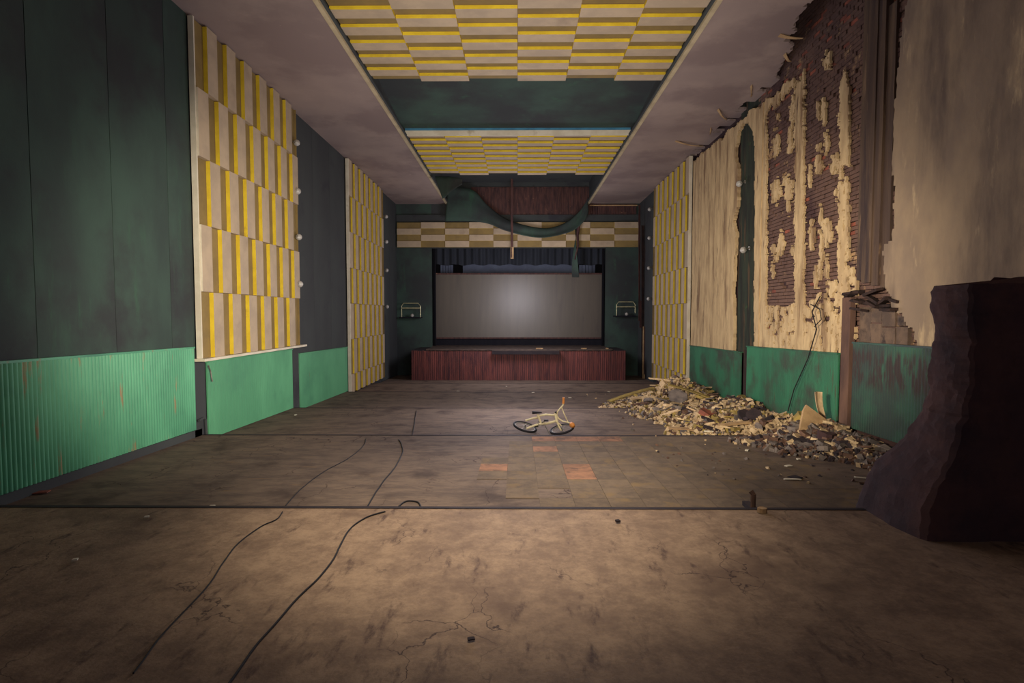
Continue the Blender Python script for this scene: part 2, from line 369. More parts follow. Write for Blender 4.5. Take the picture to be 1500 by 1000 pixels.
# recess shell: sides and roof, cloth-covered
for s in (-1, 1):
    boxo('ceiling', (min(s*3.53, s*3.6), -4, CH+.1), (max(s*3.53, s*3.6), 28.2, 6.5), M['greend'], kind='structure')
boxo('ceiling', (-3.6, -4, 6.5), (3.6, 28.2, 6.6), M['greend'], kind='structure')
b = MB(); b.grid(lambda u, v: (lerp(-3.55, 3.55, u), lerp(13.5, 17.5, v), lerp(6.05, 5.68, v)), 1, 1, M['green'], thick=(0, 0, .05)); b.build('ceiling', loc=(0, 15.5, 5.7), kind='structure')
boxo('roof', (3.6, -4, 7.3), (6.6, 28.2, 7.4), M['char'], kind='structure')

# ---------------------------------------------------------------- board arrays
def board_mesh(name, w, d, t, col, side, first=None):
    # lies in local xy, rises along +z; +/-y edges carry the side colour
    b = MB(); b.box((-w/2, -d/2, 0), (w/2, d/2, t), col, {'-y': first or side, '+y': side, '-x': side, '+x': side}); return b.mesh(name)
def ceiling_array(y0, y1, label, frame=False):
    ncol = 6; W = 6.84/ncol; D = .315; t = .074; zb = CH+.14
    root = thing('ceiling_board_array', (0, (y0+y1)/2, zb), label, 'ceiling panel', 'checkered board arrays on the ceiling')
    nr = int(round((y1-y0)/D))
    boxo('backing', (-3.42, y1-nr*D, zb), (3.42, y1, zb+.05), M['olive'], root)
    wm = board_mesh('white_board', W-.008, D-.004, t, M['white'], M['yellow'])
    om = board_mesh('olive_board', W-.008, D-.012, .012, M['olive'], M['olive'])
    hm = board_mesh('white_board_half', W-.008, D-.004, t, M['white'], M['yellow'])
    for c in range(ncol):
        x = -3.42+W*(c+.5)
        for r in range(nr):
            y = y1-D*(r+.5)
            w_ = (r+c) % 2 == 1
            last = r == nr-1
            o = inst('white_board' if w_ else 'olive_board', wm if w_ else om, root, (x+random.uniform(-.003, .003), y, zb), (math.pi+random.uniform(-.004, .004), 0, random.uniform(-.003, .003)))
            # rotated by pi about x: +y and -y swap, so the yellow edge faces the hall either way
    if frame:
        ye = y1-nr*D
        boxo('end_trim', (-3.45, ye-.03, zb-.13), (3.45, ye, zb+.03), M['trimw'], root)
        boxo('blue_batten', (-3.45, ye-.035, zb+.03), (3.45, ye, zb+.15), M['blue'], root)
    return root
ceiling_array(5.99, 13.55, 'larger checkered ceiling array of white and olive boards, nearest the viewer')
ceiling_array(17.45, 22.49, 'smaller checkered ceiling array beyond the dark green recess', True)

def wall_array(side, y0, ncell, D, rows, ztop, label, first_white, group, zcut=None, sill=False, t=.07):
    X = 6.0
    root = thing('wall_board_array', (side*X, y0, ztop-sum(rows)), label, 'wall panel', group)
    H = sum(rows); xo = side*(X-.04)
    lo = min(side*X, side*(X-.04)); hi = max(side*X, side*(X-.04))
    boxo('backing', (lo, y0, ztop-H), (hi, y0+ncell*D, ztop), M['olive'], root)
    meshes = {}
    def get(h, wh, first):
        k = (round(h, 3), wh, first)
        if k not in meshes:
            b = MB(); th = t if wh else .012
            x0, x1 = sorted((0, -side*th)); col = M['white'] if wh else M['olive']
            e = M['yellow'] if wh else M['olive']
            if wh: b.box((x0, -D/2+.002, -h/2+.004), (x1, D/2-.002, h/2-.004), col, {'-y': M['trimw'] if first else e, '+y': e})
            else: b.box((x0, -D/2+.004, -h/2+.004), (x1, D/2-.004, h/2-.004), col)
            meshes[k] = b.mesh('white_board' if wh else 'olive_board')
        return meshes[k]
    z = ztop
    for r, h in enumerate(rows):
        for c in range(ncell):
            wh = ((r+c) % 2 == 0) == first_white
            inst('white_board' if wh else 'olive_board', get(h, wh, c == 0), root, (xo, y0+D*(c+.5), z-h/2+random.uniform(-.004, .004)), (0, 0, random.uniform(-.006, .006)))
        z -= h
    a, b_ = sorted((side*X, side*(X-.10)))
    boxo('side_trim', (a, y0-.035, ztop-H), (b_, y0, ztop), M['trimw'], root)
    boxo('side_trim', (a, y0+ncell*D, ztop-H), (b_, y0+ncell*D+.02, ztop), M['olive'], root)
    if sill:
        a, b_ = sorted((side*X, side*(X-.2)))
        boxo('sill', (a, y0-.12, ztop-H-.05), (b_, y0+ncell*D+.25, ztop-H), M['trimw'], root)
    return root
G = 'checkered board arrays on the side walls'
wall_array(-1, 10.42, 13, .36, [1.25]*5, 5.42, 'checkered board array on the left wall, nearest, ending above green wainscot', False, G, sill=True, t=.092)
wall_array(-1, 19.75, 14, .357, [1.26]*6+[.66], 5.42, 'farther checkered board array on the left wall, reaching the floor', True, G)
wall_array(1, 19.55, 14, .357, [1.26]*6+[.66], 5.42, 'checkered board array on the right wall, behind the rubble heap', True, G)

# ---------------------------------------------------------------- left wall
def side_wall(side, name, x, y0, y1, z0, z1, m):
    a, b = sorted((side*x, side*(x+.15)))
    return boxo(name, (a, y0, z0), (b, y1, z1), m, kind='structure')
wl = side_wall(-1, 'wall_left', 6.06, -4, 28.2, -3.4, 6.0, M['greend'])
seams = [-1.3, .1, 1.45, 2.8, 4.2, 5.58, 6.95, 8.34, 9.69, 10.38]
for a, b in zip(seams[:-1], seams[1:]):
    boxo('cloth_panel', (-6.06, a+.006, -2.2), (-6.02, b-.006, CH), M['green'], wl)
    boxo('seam_batten', (-6.065, b-.012, -2.2), (-6.035, b+.012, CH), M['batten'], wl)
for a, b in ((15.15, 16.6), (16.6, 18.1), (18.1, 19.7), (24.8, 26.4), (26.4, 28.0)):
    boxo('cloth_panel', (-6.06, a+.006, -3.0), (-6.03, b-.006, CH), M['greend'], wl)
# the skirting follows the tiers
for s, nm in ((-1, 'baseboard_left'), (1, 'baseboard_right')):
    for a, b in ((-4, 6.05), (6.05, 10.5)):
        b2 = MB(); x0, x1 = sorted((s*6.08, s*6.0))
        b2.v = [Vector(p) for p in ((x0,a,floor_z(a+.01)),(x1,a,floor_z(a+.01)),(x1,b,floor_z(b-.01)),(x0,b,floor_z(b-.01)),(x0,a,floor_z(a+.01)+.13),(x1,a,floor_z(a+.01)+.13),(x1,b,floor_z(b-.01)+.13),(x0,b,floor_z(b-.01)+.13))]
        for f in ((0,3,2,1),(4,5,6,7),(0,1,5,4),(2,3,7,6),(0,4,7,3),(1,2,6,5)): b2.f.append(f); b2.mi.append(b2.mx(M['greend']))
        b2.build(nm, kind='structure')

def wainscot(side, y0, y1, zb0, zb1, zt0, zt1, m, label, pitch=.065, amp=.022, capm=None, off=0):
    X = 6.0-off
    root = thing('corrugated_panel', (side*X, (y0+y1)/2, (zb0+zb1)/2), label, 'wainscot panel', 'green wainscot panels along the side walls')
    n = int((y1-y0)/pitch); k = 8; b = MB()
    def fn(u, v):
        y = lerp(y0, y1, u); ph = u*n*math.pi
        return (side*(X-.03-amp*abs(math.sin(ph))), y, lerp(lerp(zb0, zb1, u), lerp(zt0, zt1, u), v))
    b.grid(fn, n*k, 2, m, thick=(side*(.03), 0, 0)) if side < 0 else b.grid(fn, n*k, 2, m, thick=(side*.03, 0, 0))
    b.build('corrugated_sheet', root, ((side*X), (y0+y1)/2, zb0))
    c = MB(); a, d = sorted((side*(X+.04), side*(X-.055)))
    for (ya, yb, za, zb, zc, zd) in ((y0, y1, zt0, zt1, zt0+.03, zt1+.03),):
        c.v = [Vector(p) for p in ((a,ya,za),(d,ya,za),(d,yb,zb),(a,yb,zb),(a,ya,zc),(d,ya,zc),(d,yb,zd),(a,yb,zd))]
        for f in ((0,3,2,1),(4,5,6,7),(0,1,5,4),(2,3,7,6),(0,4,7,3),(1,2,6,5)): c.f.append(f); c.mi.append(c.mx(capm or m))
    c.build('top_rail', root, (side*X, y0, zt0))
    return root
wainscot(-1, -1, 10.25, -1.98, -2.14, -.46, -.63, M['wains'], 'bright green corrugated panel, first and longest on the left wall')
wainscot(-1, 10.68, 14.75, -2.41, -2.49, -.93, -.94, M['wains2'], 'smooth green panel under the nearest board array', .05, .006)
wainscot(-1, 15.25, 19.55, -2.62, -2.70, -1.1, -1.17, M['wains2'], 'third green panel on the left, before the far board array', .05, .005)
wainscot(1, 14.98, 19.4, -2.6, -2.69, -1.03, -1.1, M['wains3'], 'weathered green panel at right, beside the far board array', .05, .005)
wainscot(1, 10.45, 14.6, -2.42, -2.49, -.75, -.85, M['wains3'], 'green panel on the right wall with peeling plaster above it', .05, .006)
# posts between the wainscots
def post(side, y0, y1, z0, z1, m, label, proud=.06, name='wall_post'):
    a, b = sorted((side*6.05, side*(6-proud)))
    return boxo(name, (a, y0, z0), (b, y1, z1), m, label=label, cat='post')
post(-1, 10.27, 10.66, -2.7, -.84, M['greend'], 'dark green post between first and second left panels', .0)
post(-1, 14.8, 15.2, -2.6, -.9, M['greend'], 'narrow dark post between second and third left panels', .02)
post(1, 14.63, 14.93, -2.6, -.95, M['char'], 'dark gap post between the two far green panels on the right', -.02)
post(1, 10.08, 10.34, -2.3, .30, M['pink'], 'stained brownish-pink post left of the scorched green panel', .05)
# drain pipe by the first left panel
b = MB(); b.tube([(-5.93, 10.28, -1.98), (-5.93, 10.42, -1.96), (-5.93, 10.5, -2.0), (-5.93, 10.52, -2.28)], .025, M['greend']); b.build('bent_pipe', loc=(-5.93, 10.52, -2.28), label='short bent green pipe at the end of the first left panel', cat='pipe')
b = MB(); b.tube([(-5.9, 10.6, -.98), (-5.92, 10.7, -1.1), (-5.9, 10.72, -1.3)], .012, M['metal'], 6); b.build('bracket_hook', loc=(-5.9, 10.66, -1.3), label='small metal hook at the corner of the second left panel', cat='hook')

# ---------------------------------------------------------------- right wall: masonry, bricks, broken plaster
wr = side_wall(1, 'wall_right', 6.16, -4, 28.2, -3.4, 7.3, M['mortar'])
boxo('cloth_panel', (6.02, 24.8, -3.1), (6.16, 28.1, CH), M['greend'], wr)
boxo('cloth_panel', (6.10, 14.2, -1.1), (6.16, 15.6, CH+.2), M['slit'], wr)
# bricks (each under ten pixels here): real relief, one joined part
bb = MB(); ch = .078; bl = .235
z = -.9; row = 0
while z < 7.0:
    y = 8.35+(bl/2 if row % 2 else 0)
    while y < 14.25:
        j = random.uniform(-.012, .012); g = random.random()
        if fbm(y*1.3, z*1.3, 8) > -.45:
            m = M['brick'] if g < .9 else (M['brickred'] if z > 4.8 or g > .97 else M['brick'])
            bb.box((6.085+j+(.02 if g > .85 else 0), y+random.uniform(.004, .01), z+.006), (6.17, y+bl-.009, z+ch-.008), m)
        y += bl
    z += ch; row += 1
bb.build('brickwork', wr, kind='stuff')
# broken plaster layers
def wpx(a, b): return topx((6.0, a, b))
REC = [(1080, 195), (1087, 181), (1095, 179), (1101, 190), (1104, 207), (1105, 243), (1104, 363), (1104, 530), (1074, 530), (1073, 420), (1077, 340), (1073, 326), (1079, 300), (1080, 248), (1076, 225), (1078, 207)]
def keep1(a, b):
    x, y = wpx(a, b); x += 2.2*fbm(a*6, b*2, 2)
    if inpoly(x, y, REC): return False
    if b > CH-.25+.3*fbm(a*2, 0, 7): return False
    return True
pl1 = sheet('plaster_layer', lambda a, b, d: (6.10-d, a, b), 14.02, 19.5, -1.12, 5.45, .045, keep1, .09, M['plaster'], wr, rough=.012, seed=1)
patches = [(1134, 216, 5, 14), (1155.5, 208, 3, 18), (1134, 285, 7, 15), (1152, 282, 6, 16), (1196, 244, 5, 20), (1220, 245, 7, 14), (1204, 166, 3.5, 16), (1141, 360, 5, 13), (1131, 367, 4, 7), (1186, 352, 4, 18), (1207, 345, 9, 17), (1137, 173, 2.5, 3), (1208, 92, 6, 12), (1172, 140, 4, 24), (1232, 287, 5, 8), (1200, 372, 3, 20)]
_r = random.Random(3)
for _ in range(26): patches.append((_r.uniform(1124, 1240), _r.uniform(150, 436), _r.uniform(1.2, 3.4), _r.uniform(5, 17)))
def keep2(a, b):
    x, y = wpx(a, b)
    x += 3.2*fbm(a*22, b*14, 21, 3); y += 9*fbm(a*16, b*11, 22, 3)
    n = fbm(a*4, b*2.2, 6); n2 = fbm(a*11, b*7, 3)
    if y > 505+n*20 and False: return True
    if b > 5.15+.25*n: return False
    wob = 5*n+3*n2
    if x < 1120+wob: return True
    if y > 120 and abs(x-1168-3*n) < 6.5+5*n2 and (y > 150 or n > -.1): return True
    if abs(x-1234) < 6.5+4*n2 and (104 < y < 243): return abs(x-1234) < 6.5*min(1, (y-98)/30)+3*n2
    if abs(x-1232) < 7+8*n2 and 268 < y: return n2 > -.22
    if y < 176-(x-1104)*.9+30*n and x < 1160: return True
    lim = 440-18*n+(8 if x < 1180 else 0)-max(0, (x-1190))*.9
    if y > lim:
        hl = fbm(a*5.5, b*5.5, 12)
        if x > 1222: return hl > .02
        return hl > (-.16 if y > lim+40 else -.05)
    for (cx, cy, rx, ry) in patches:
        rx *= .75; ry *= .9
        if ((x-cx)/rx/1.1)**2+((y-cy+ry*.2)/ry*(.8 if y < cy else 1.0))**2 < 1+4*n2+.5*n+(1.2*fbm(a*30, b*3, 14) if y > cy else 0): return True
    return False
pl2 = sheet('plaster_layer', lambda a, b, d: (6.08-d, a, b), 10.05, 14.04, -.95, 5.45, .024, keep2, .05, M['plaster'], wr, rough=.02, seed=5)
EDGE = [(1330, -40), (1326, 0), (1316, 80), (1310, 160), (1306, 240), (1310, 280), (1306, 348), (1291, 368), (1294, 400), (1295, 418), (1304, 436), (1304, 452), (1322, 461), (1338, 488), (1342, 520)]
def keep3(a, b):
    x, y = wpx(a, b); x += 5*fbm(a*3, b*3, 2)+2*fbm(a*10, b*10, 1)
    for (xa, ya), (xb, yb) in zip(EDGE[:-1], EDGE[1:]):
        if ya <= y < yb: return x > lerp(xa, xb, (y-ya)/(yb-ya))
    return y < 0 or x > 1345
pl3 = sheet('plaster_layer', lambda a, b, d: (6.10-d, a, b), 1.2, 9.4, -.75, 5.5, .045, keep3, .09, M['plaster2'], wr, rough=.014, seed=9)
boxo('plaster_layer', (6.02, -4, -3), (6.16, 1.2, 5.5), M['plaster2'], wr)
# engaged pilaster with boards of uneven depth
pr = thing('wall_pilaster', (6.05, 9.65, .4), 'tall stained brown pilaster right of the bare brick', 'pilaster')
for i, (a, b, p, top) in enumerate(((9.22, 9.42, .03, 5.0), (9.42, 9.60, .07, 5.45), (9.60, 9.84, .09, 5.45), (9.84, 10.05, .05, 5.45))):
    bm_ = MB(); bm_.grid(lambda u, v: (6.1-p-.03-.012*fbm(lerp(a, b, u)*5, v*9, i), lerp(a, b, u), lerp(.42+.06*i, top, v)), 5, 50, M['pil'], thick=(.13+p, 0, 0))
    bm_.build('pilaster_board', pr, (6.05, (a+b)/2, .42))
# charred ledge under the pilaster and bare stones under it
cl = thing('charred_ledge', (6.0, 9.6, .2), 'charred splintered ledge at the foot of the stained pilaster', 'ledge')
for i in range(16):
    L = random.uniform(.18, .5); y = random.uniform(9.05, 10.2)
    e = Euler((random.uniform(-.35, .35), random.uniform(-.2, .2), random.uniform(-.12, .12))).to_matrix().to_4x4()
    T = Matrix.Translation((6.0+random.uniform(-.05, .05), y, random.uniform(.02, .40)))
    b = MB(); b.box((-.06, -L/2, -.022), (.06, L/2, .022), M['char'], M4=T @ e); b.build('splinter', cl, (5.98, y, .2))
for (y0, y1, z0, z1, p) in ((9.7, 10.02, -.5, .12, .0), (9.38, 9.68, -.5, -.16, .02), (9.4, 9.68, -.14, .1, .01), (9.0, 9.36, -.5, -.22, .05), (9.04, 9.36, -.2, .06, .03), (8.72, 8.98, -.5, -.2, .04), (8.8, 8.98, -.18, -.02, .03)):
    b = MB(); b.grid(lambda u, v: (6.08-p-.008*math.sin(u*math.pi)*math.sin(v*math.pi)-.012*fbm(y0*7+u*2, z0*7+v*2, 2), lerp(y0, y1, u), lerp(z0, z1, v)), 5, 5, M['stone'], thick=(.1, 0, 0))
    b.build('stone', wr, (6.05, (y0+y1)/2, z0))
# scorched corrugated wainscot, right
def scorch_mat():
    m = mat('scorched_green', (46, 92, 70), (40, 74, 60), .9, rough=.5, bump=.05, c3=(42, 58, 52), s3=1, lo3=.36, hi3=.56, spec=.35)
    nt = m.node_tree; N = nt.nodes; L = nt.links; b = N['Principled BSDF']
    src = b.inputs['Base Color'].links[0].from_socket
    tc = N.new('ShaderNodeTexCoord'); 
    def rng(comp, lo, hi):
        sx = N.new('ShaderNodeSeparateXYZ'); L.new(tc.outputs['Object'], sx.inputs[0])
        r = N.new('ShaderNodeMapRange'); r.interpolation_type = 'SMOOTHSTEP'; r.inputs[1].default_value = lo; r.inputs[2].default_value = hi
        L.new(sx.outputs[comp], r.inputs[0]); return r.outputs[0]
    nz = N.new('ShaderNodeTexNoise'); mp = N.new('ShaderNodeMapping'); mp.inputs['Scale'].default_value = (1, 2.6, .45); L.new(tc.outputs['Object'], mp.inputs[0])
    L.new(mp.outputs[0], nz.inputs['Vector']); nz.inputs['Scale'].default_value = 3.5; nz.inputs['Detail'].default_value = 7; nz.inputs['Roughness'].default_value = .7
    def math_(op, a, c):
        q = N.new('ShaderNodeMath'); q.operation = op; q.use_clamp = True
        for i, v in enumerate((a, c)):
            if hasattr(v, 'is_linked'): L.new(v, q.inputs[i])
            else: q.inputs[i].default_value = v
        return q.outputs[0]
    band = math_('MULTIPLY', rng(2, .62, .98), rng(2, 1.46, 1.22)); band = math_('MULTIPLY', band, rng(1, -.9, 1.1))
    fac = math_('MULTIPLY', math_('ADD', nz.outputs['Fac'], -.38), math_('MULTIPLY', band, 9.0)); 
    q = N.new('ShaderNodeMath'); q.operation = 'MULTIPLY'; q.use_clamp = True; q.inputs[1].default_value = 7
    mm = N.new('ShaderNodeMath'); mm.operation = 'SUBTRACT'; L.new(nz.outputs['Fac'], mm.inputs[0]); mm.inputs[1].default_value = .44
    L.new(mm.outputs[0], q.inputs[0]); f2 = math_('MULTIPLY', q.outputs[0], band); f2 = math_('MULTIPLY', f2, 2.2)
    x = N.new('ShaderNodeMix'); x.data_type = 'RGBA'; L.new(f2, x.inputs[0]); L.new(src, x.inputs[6]); x.inputs[7].default_value = lin((46, 34, 30))
    L.new(x.outputs[2], b.inputs['Base Color']); return m
M['scorch'] = scorch_mat()
wainscot(1, 5.95, 10.0, -1.99, -2.03, -.47, -.52, M['scorch'], 'scorched dark green corrugated panel on the right wall', .065, .016)
# cable dangling over the plaster
b = MB(); b.tube([(5.9, 11.0, .35), (5.88, 11.25, .05), (5.9, 11.1, -.3), (5.9, 11.4, -.9), (5.88, 11.9, -1.6), (5.86, 12.1, -2.1)], .012, M['black'], 6)
b.tube([(5.9, 11.35, .2), (5.87, 10.95, .1), (5.88, 10.9, -.1), (5.88, 11.15, -.25)], .010, M['black'], 6)
b.build('dangling_cable', loc=(5.88, 12.1, -2.1), label='thin dark cable hanging down the right wall over green panel', cat='cable')
# hanging shreds under the broken ceiling edge
for i, (y, x, L, rz) in enumerate(((11.3, 5.38, .55, .3), (12.2, 5.75, .5, .9), (14.0, 5.72, .8, 1.2), (15.6, 5.6, 1.0, 1.0), (17.0, 5.75, .7, 1.3), (18.2, 5.5, 1.2, .5))):
    b = MB(); b.grid(lambda u, v: (x+math.cos(rz)*(u-.5)*L+.03*fbm(u*4, v, i), y+math.sin(rz)*(u-.5)*L+v*.12*(1-.7*u), CH-.01-.05*math.sin(u*math.pi)*(1 if i % 2 else .4)), 12, 2, M['wood'], thick=(0, 0, .012))
    b.build('ceiling_shred', rc, (x, y, CH-.05))

# ---------------------------------------------------------------- globe lamps
def globe_lamp(x, y, z, side, label, group, r=.085):
    root = thing('globe_lamp', (x+side*.14, y, z), label, 'wall lamp', group)
    b = MB(); b.sphere((x, y, z), r, M['globe']); b.build('globe', root, (x, y, z), smooth=True)
    b = MB(); b.tube([(x+side*(.0), y-.0, z+.01), (x+side*.16, y, z+.05)], .016, M['metal'], 8); b.tube([(x+side*.15, y, z+.05), (x+side*.18, y, z+.055)], .05, M['metal'], 12); b.build('bracket', root, (x+side*.14, y, z))
    b = MB(); b.torus((x+side*(r*.25), y-r*.85, z+.01), (side*.2, -1, 0), .022, .01, M['metal'], 14, 6); b.build('socket_ring', root, (x, y-r, z))
pos = ['topmost', 'second from the top', 'third from the top', 'lowest']
for k, py in enumerate((209, 280, 347, 416)):
    p = onX(434+k*1.6, py, -5.85); globe_lamp(-5.84, p.y, p.z, -1, 'globe lamp beside the nearest left board array, %s' % pos[k], 'globe lamps beside the nearest left array')
for k, py in enumerate((313, 351, 394, 449)):
    p = onX(560+k*.6, py, -5.85); globe_lamp(-5.85, 25.1, p.z, -1, 'small globe lamp behind the far left board array, %s' % pos[k], 'globe lamps by the far left array')
for k, py in enumerate((303, 346, 391, 437)):
    p = onX(956-k*.5, py, 5.85); globe_lamp(5.85, 25.1, p.z, 1, 'small globe lamp behind the far right board array, %s' % pos[k], 'globe lamps by the far right array')
for k, (px, py) in enumerate(((1083, 269), (1089, 366))):
    p = onX(px, py, 5.94); globe_lamp(p.x, p.y, p.z, 1, 'globe lamp in the torn slit of the right plaster, %s' % ('upper', 'lower')[k], 'globe lamps in the torn plaster slit')

# ---------------------------------------------------------------- stage end
SY = 28.0
wb = boxo('wall_back', (-6.2, SY, -3.4), (-4.28, SY+.2, 6.6), M['green'], kind='structure')
boxo('wall_back', (4.38, SY, -3.4), (6.2, SY+.2, 6.6), M['green'], kind='structure')
wt = boxo('wall_back', (-4.28, SY, 3.28), (4.38, SY+.2, 6.6), M['greend'], kind='structure')
# bare lath where the cloth came off
def laths(px0, py0, px1, py1, n):
    b = MB(); p = onY(px0, py0, SY-.02); q = onY(px1, py1, SY-.02)
    b.box((p.x, SY-.03, q.z), (q.x, SY-.001, p.z), M['lath'])
    for i in range(n):
        x = lerp(p.x, q.x, (i+.5)/n); w_ = (q.x-p.x)/n*.36
        if random.random() < .12: continue
        b.box((x-w_, SY-.05-random.uniform(0, .03), q.z+random.uniform(0, .03)), (x+w_, SY-.02, p.z-random.uniform(0, .08)), M['lath'])
    return b.build('bare_lath', wt, kind='stuff')
laths(690, 274, 880, 315, 76)
laths(865, 299, 932, 314, 26)
boxo('trim', (3.55, SY-.12, 5.33), (5.9, SY-.06, 5.37), M['wood'], kind='structure')
boxo('wall_back', (-6.0, SY-.1, 4.56), (6.0, SY-.06, 4.9), M['greend'], kind='structure')
# checkered valance
vr = thing('checkered_valance', (0, SY-.2, 3.3), 'checkered board valance of white and olive over the stage opening', 'valance')
W = 1.19; H = .305; x0 = -5.95
boxo('backing', (x0, SY-.17, 3.3), (x0+10*W, SY-.11, 3.3+4*H), M['olive'], vr)
b = MB(); b.box((-W/2+.003, -.06, .003), (W/2-.003, 0, H-.003), M['white'], {'-x': M['yellow'], '+x': M['yellow'], '-z': M['yellow'], '+z': M['yellow']}); vw = b.mesh('white_board')
b = MB(); b.box((-W/2+.003, -.012, .003), (W/2-.003, 0, H-.003), M['olive']); vo = b.mesh('olive_board')
for c in range(10):
    for r in range(4):
        wh = (c+r) % 2 == 1
        inst('white_board' if wh else 'olive_board', vw if wh else vo, vr, (x0+W*(c+.5), SY-.17, 3.3+H*(3-r)))
# swag of fallen green cloth
def ribbon(name, up, lo, Y, m, amp=.12, n=60, k=8, **kw):
    U_ = [onY(x, y, Y) for x, y in up]; L_ = [onY(x, y, Y) for x, y in lo]
    def pl(P, t):
        s = t*(len(P)-1); i = min(int(s), len(P)-2); f = s-i
        a, b_, c, d = P[max(i-1, 0)], P[i], P[i+1], P[min(i+2, len(P)-1)]
        return .5*((2*b_)+(c-a)*f+(2*a-5*b_+4*c-d)*f*f+(3*b_-a-3*c+d)*f**3)
    def fn(u, v):
        p = pl(U_, u).lerp(pl(L_, u), v); p = p.copy(); p.y += amp*(math.sin(v*7+u*5)+.6*math.sin(u*23+v*3))*.3-.2*v*math.sin(u*math.pi)*min(1, u*3); return p
    b = MB(); b.grid(fn, n, k, m, thick=(0, .012, 0)); c = b.v[0]; return b.build(name, None, (U_[0].x, Y, L_[0].z), smooth=True, **kw)
ribbon('cloth_swag', [(656, 272), (692, 278), (715, 301), (748, 323), (797, 334), (830, 325), (850, 308), (861, 290)], [(652, 324), (688, 324), (715, 328), (742, 339), (790, 349), (833, 341), (853, 327), (862, 312)], 27.55, M['green'],
       label='fallen dark green cloth sagging across the checkered valance', cat='cloth')
ribbon('cloth_flap', [(637, 258), (650, 258), (665, 259), (677, 262)], [(648, 291), (655, 288), (664, 280), (677, 270)], 22.56, M['green'], .05, 16, 5,
       label='small torn green flap at the left corner of the ceiling recess', cat='cloth')
b = MB(); p = onY(750, 262, 27.3); q = onY(750, 362, 27.3); e = onY(750, 379, 27.3)
b.box((p.x-.06, 27.26, q.z), (p.x+.05, 27.3, p.z+.3), M['lath']); b.box((p.x-.07, 27.24, e.z), (p.x+.08, 27.3, q.z), M['wood'])
b.box((p.x-.05, 27.22, e.z+.05), (p.x+.0, 27.25, q.z-.02), M['lath'])
b.build('hanging_lath', loc=(p.x, 27.3, e.z), label='long thin wooden lath hanging before the valance', cat='lath')
b = MB()
def tw(u, v):
    z = lerp(onY(843, 316, 27.66).z, onY(843, 406, 27.66).z, u); a = u*3.0+.4; w_ = .08+.22*max(0, u-.55)+.08*(1-u)
    cx = onY(846-4*math.sin(u*2.4), 360, 27.66).x; return (cx+math.cos(a)*(v-.5)*2*w_, 27.66+math.sin(a)*(v-.5)*2*w_, z)
b.grid(tw, 24, 4, M['green'], thick=(.01, .012, 0)); 
b.tube([onY(848, 327, 27.6), onY(846, 345, 27.6), onY(847, 358, 27.6), onY(842, 380, 27.6)], [.10, .06, .05, .03], M['lath'], 6)
b.build('twisted_cloth_strip', loc=(3, 27.66, 2), label='twisted green cloth strip dangling over the screen corner', cat='cloth')
# stage house behind the opening
boxo('wall_back', (-6.2, 32, -3.4), (6.2, 32.2, 6.6), M['void'], kind='structure')
for s in (-1, 1):
    a, b_ = sorted((s*6.2, s*6.1)); boxo('wall_back', (a, 28.2, -3.4), (b_, 32, 6.6), M['void'], kind='structure')
boxo('ceiling', (-6.2, 28.2, 6.5), (6.2, 32.2, 6.6), M['void'], kind='structure')
st = thing('stage', (0, 25.6, -3.07), 'raised stage with a dark red boarded front', 'stage')
SX0, SX1, SF, ST = -4.87, 4.95, 25.6, -1.60
boxo('platform', (SX0, SF+.03, -3.2), (SX1, SY, ST-.05), M['riser'], st)
boxo('stage_floor', (-4.2, SF+.02, ST-.05), (4.35, 28.0, ST), M['stagetop'], st)
boxo('floor', (-6.1, SY+.2, -3.2), (6.1, 32, ST), M['stagetop'], kind='structure')
boxo('floor', (-4.28, SY, -3.2), (4.38, SY+.2, ST), M['stagetop'], kind='structure')
nb = 34
b = MB(); wbd = (SX1-SX0)/nb
ys = [0, .006, .012]
for i in range(nb):
    x = SX0+i*wbd
    b = MB(); 
    for q in range(3):
        b.box((x+.005+q*wbd/3, SF-random.uniform(0, .012), -3.03), (x+(q+1)*wbd/3-.007, SF+.03, ST-.06-(random.uniform(0, .03))), M['red'])
    b.build('front_board', st, (x+wbd/2, SF, -3.0))
boxo('stage_lip', (-4.0, SF-.05, ST-.055), (4.3, SF+.02, ST+.0), M['stagetop'], st)
pb = boxo('stage_step', (-1.15, SF-.30, ST-.22), (1.9, SF-.03, ST-.06), M['riser'], None, {'+z': M['stagetop']}, label='dark shelf box projecting from the stage front at centre', cat='shelf')
for (px, py, w_) in ((790, 510, .16), (855, 512, .12), (889, 512, .05)):
    p = onY(px, py, SF+.3); b = MB(); b.box((p.x-w_, SF+.15, ST), (p.x+w_, SF+.35, ST+.04), M['wood'], M4=None); b.build('paper_scrap', loc=(p.x, SF+.25, ST), label='pale scrap lying on the stage edge, %s' % {790: 'near centre', 855: 'right of centre', 889: 'far right'}[px], cat='scrap')
# screen
sr = thing('projection_screen', (0, 28.9, ST), 'wide grey projection screen standing low on the stage', 'screen')
a = onY(637, 402, 28.9); c = onY(882, 494, 28.9)
boxo('screen_surface', (a.x, 28.9, c.z), (c.x, 28.93, a.z), M['screen'], sr)
for (l, h) in (((a.x-.07, 28.86, c.z-.07), (a.x, 28.95, a.z+.07)), ((c.x, 28.86, c.z-.07), (c.x+.07, 28.95, a.z+.07)), ((a.x, 28.86, a.z), (c.x, 28.95, a.z+.07)), ((a.x, 28.86, c.z-.07), (c.x, 28.95, c.z))):
    boxo('frame_bar', l, h, M['lath'], sr)
boxo('skirt_cloth', (a.x-.1, 28.97, ST), (c.x+.1, 29.0, c.z+.1), M['void'], sr)
for px in (700, 725, 745, 800, 840):
    x = onY(px, 450, 28.9).x; b = MB(); b.box((x-.006, 28.895, c.z), (x+.006, 28.901, a.z), M['screen']); b.build('screen_seam', sr, (x, 28.9, c.z))
p = onY(678, 387, 30); q = onY(842, 405, 30)
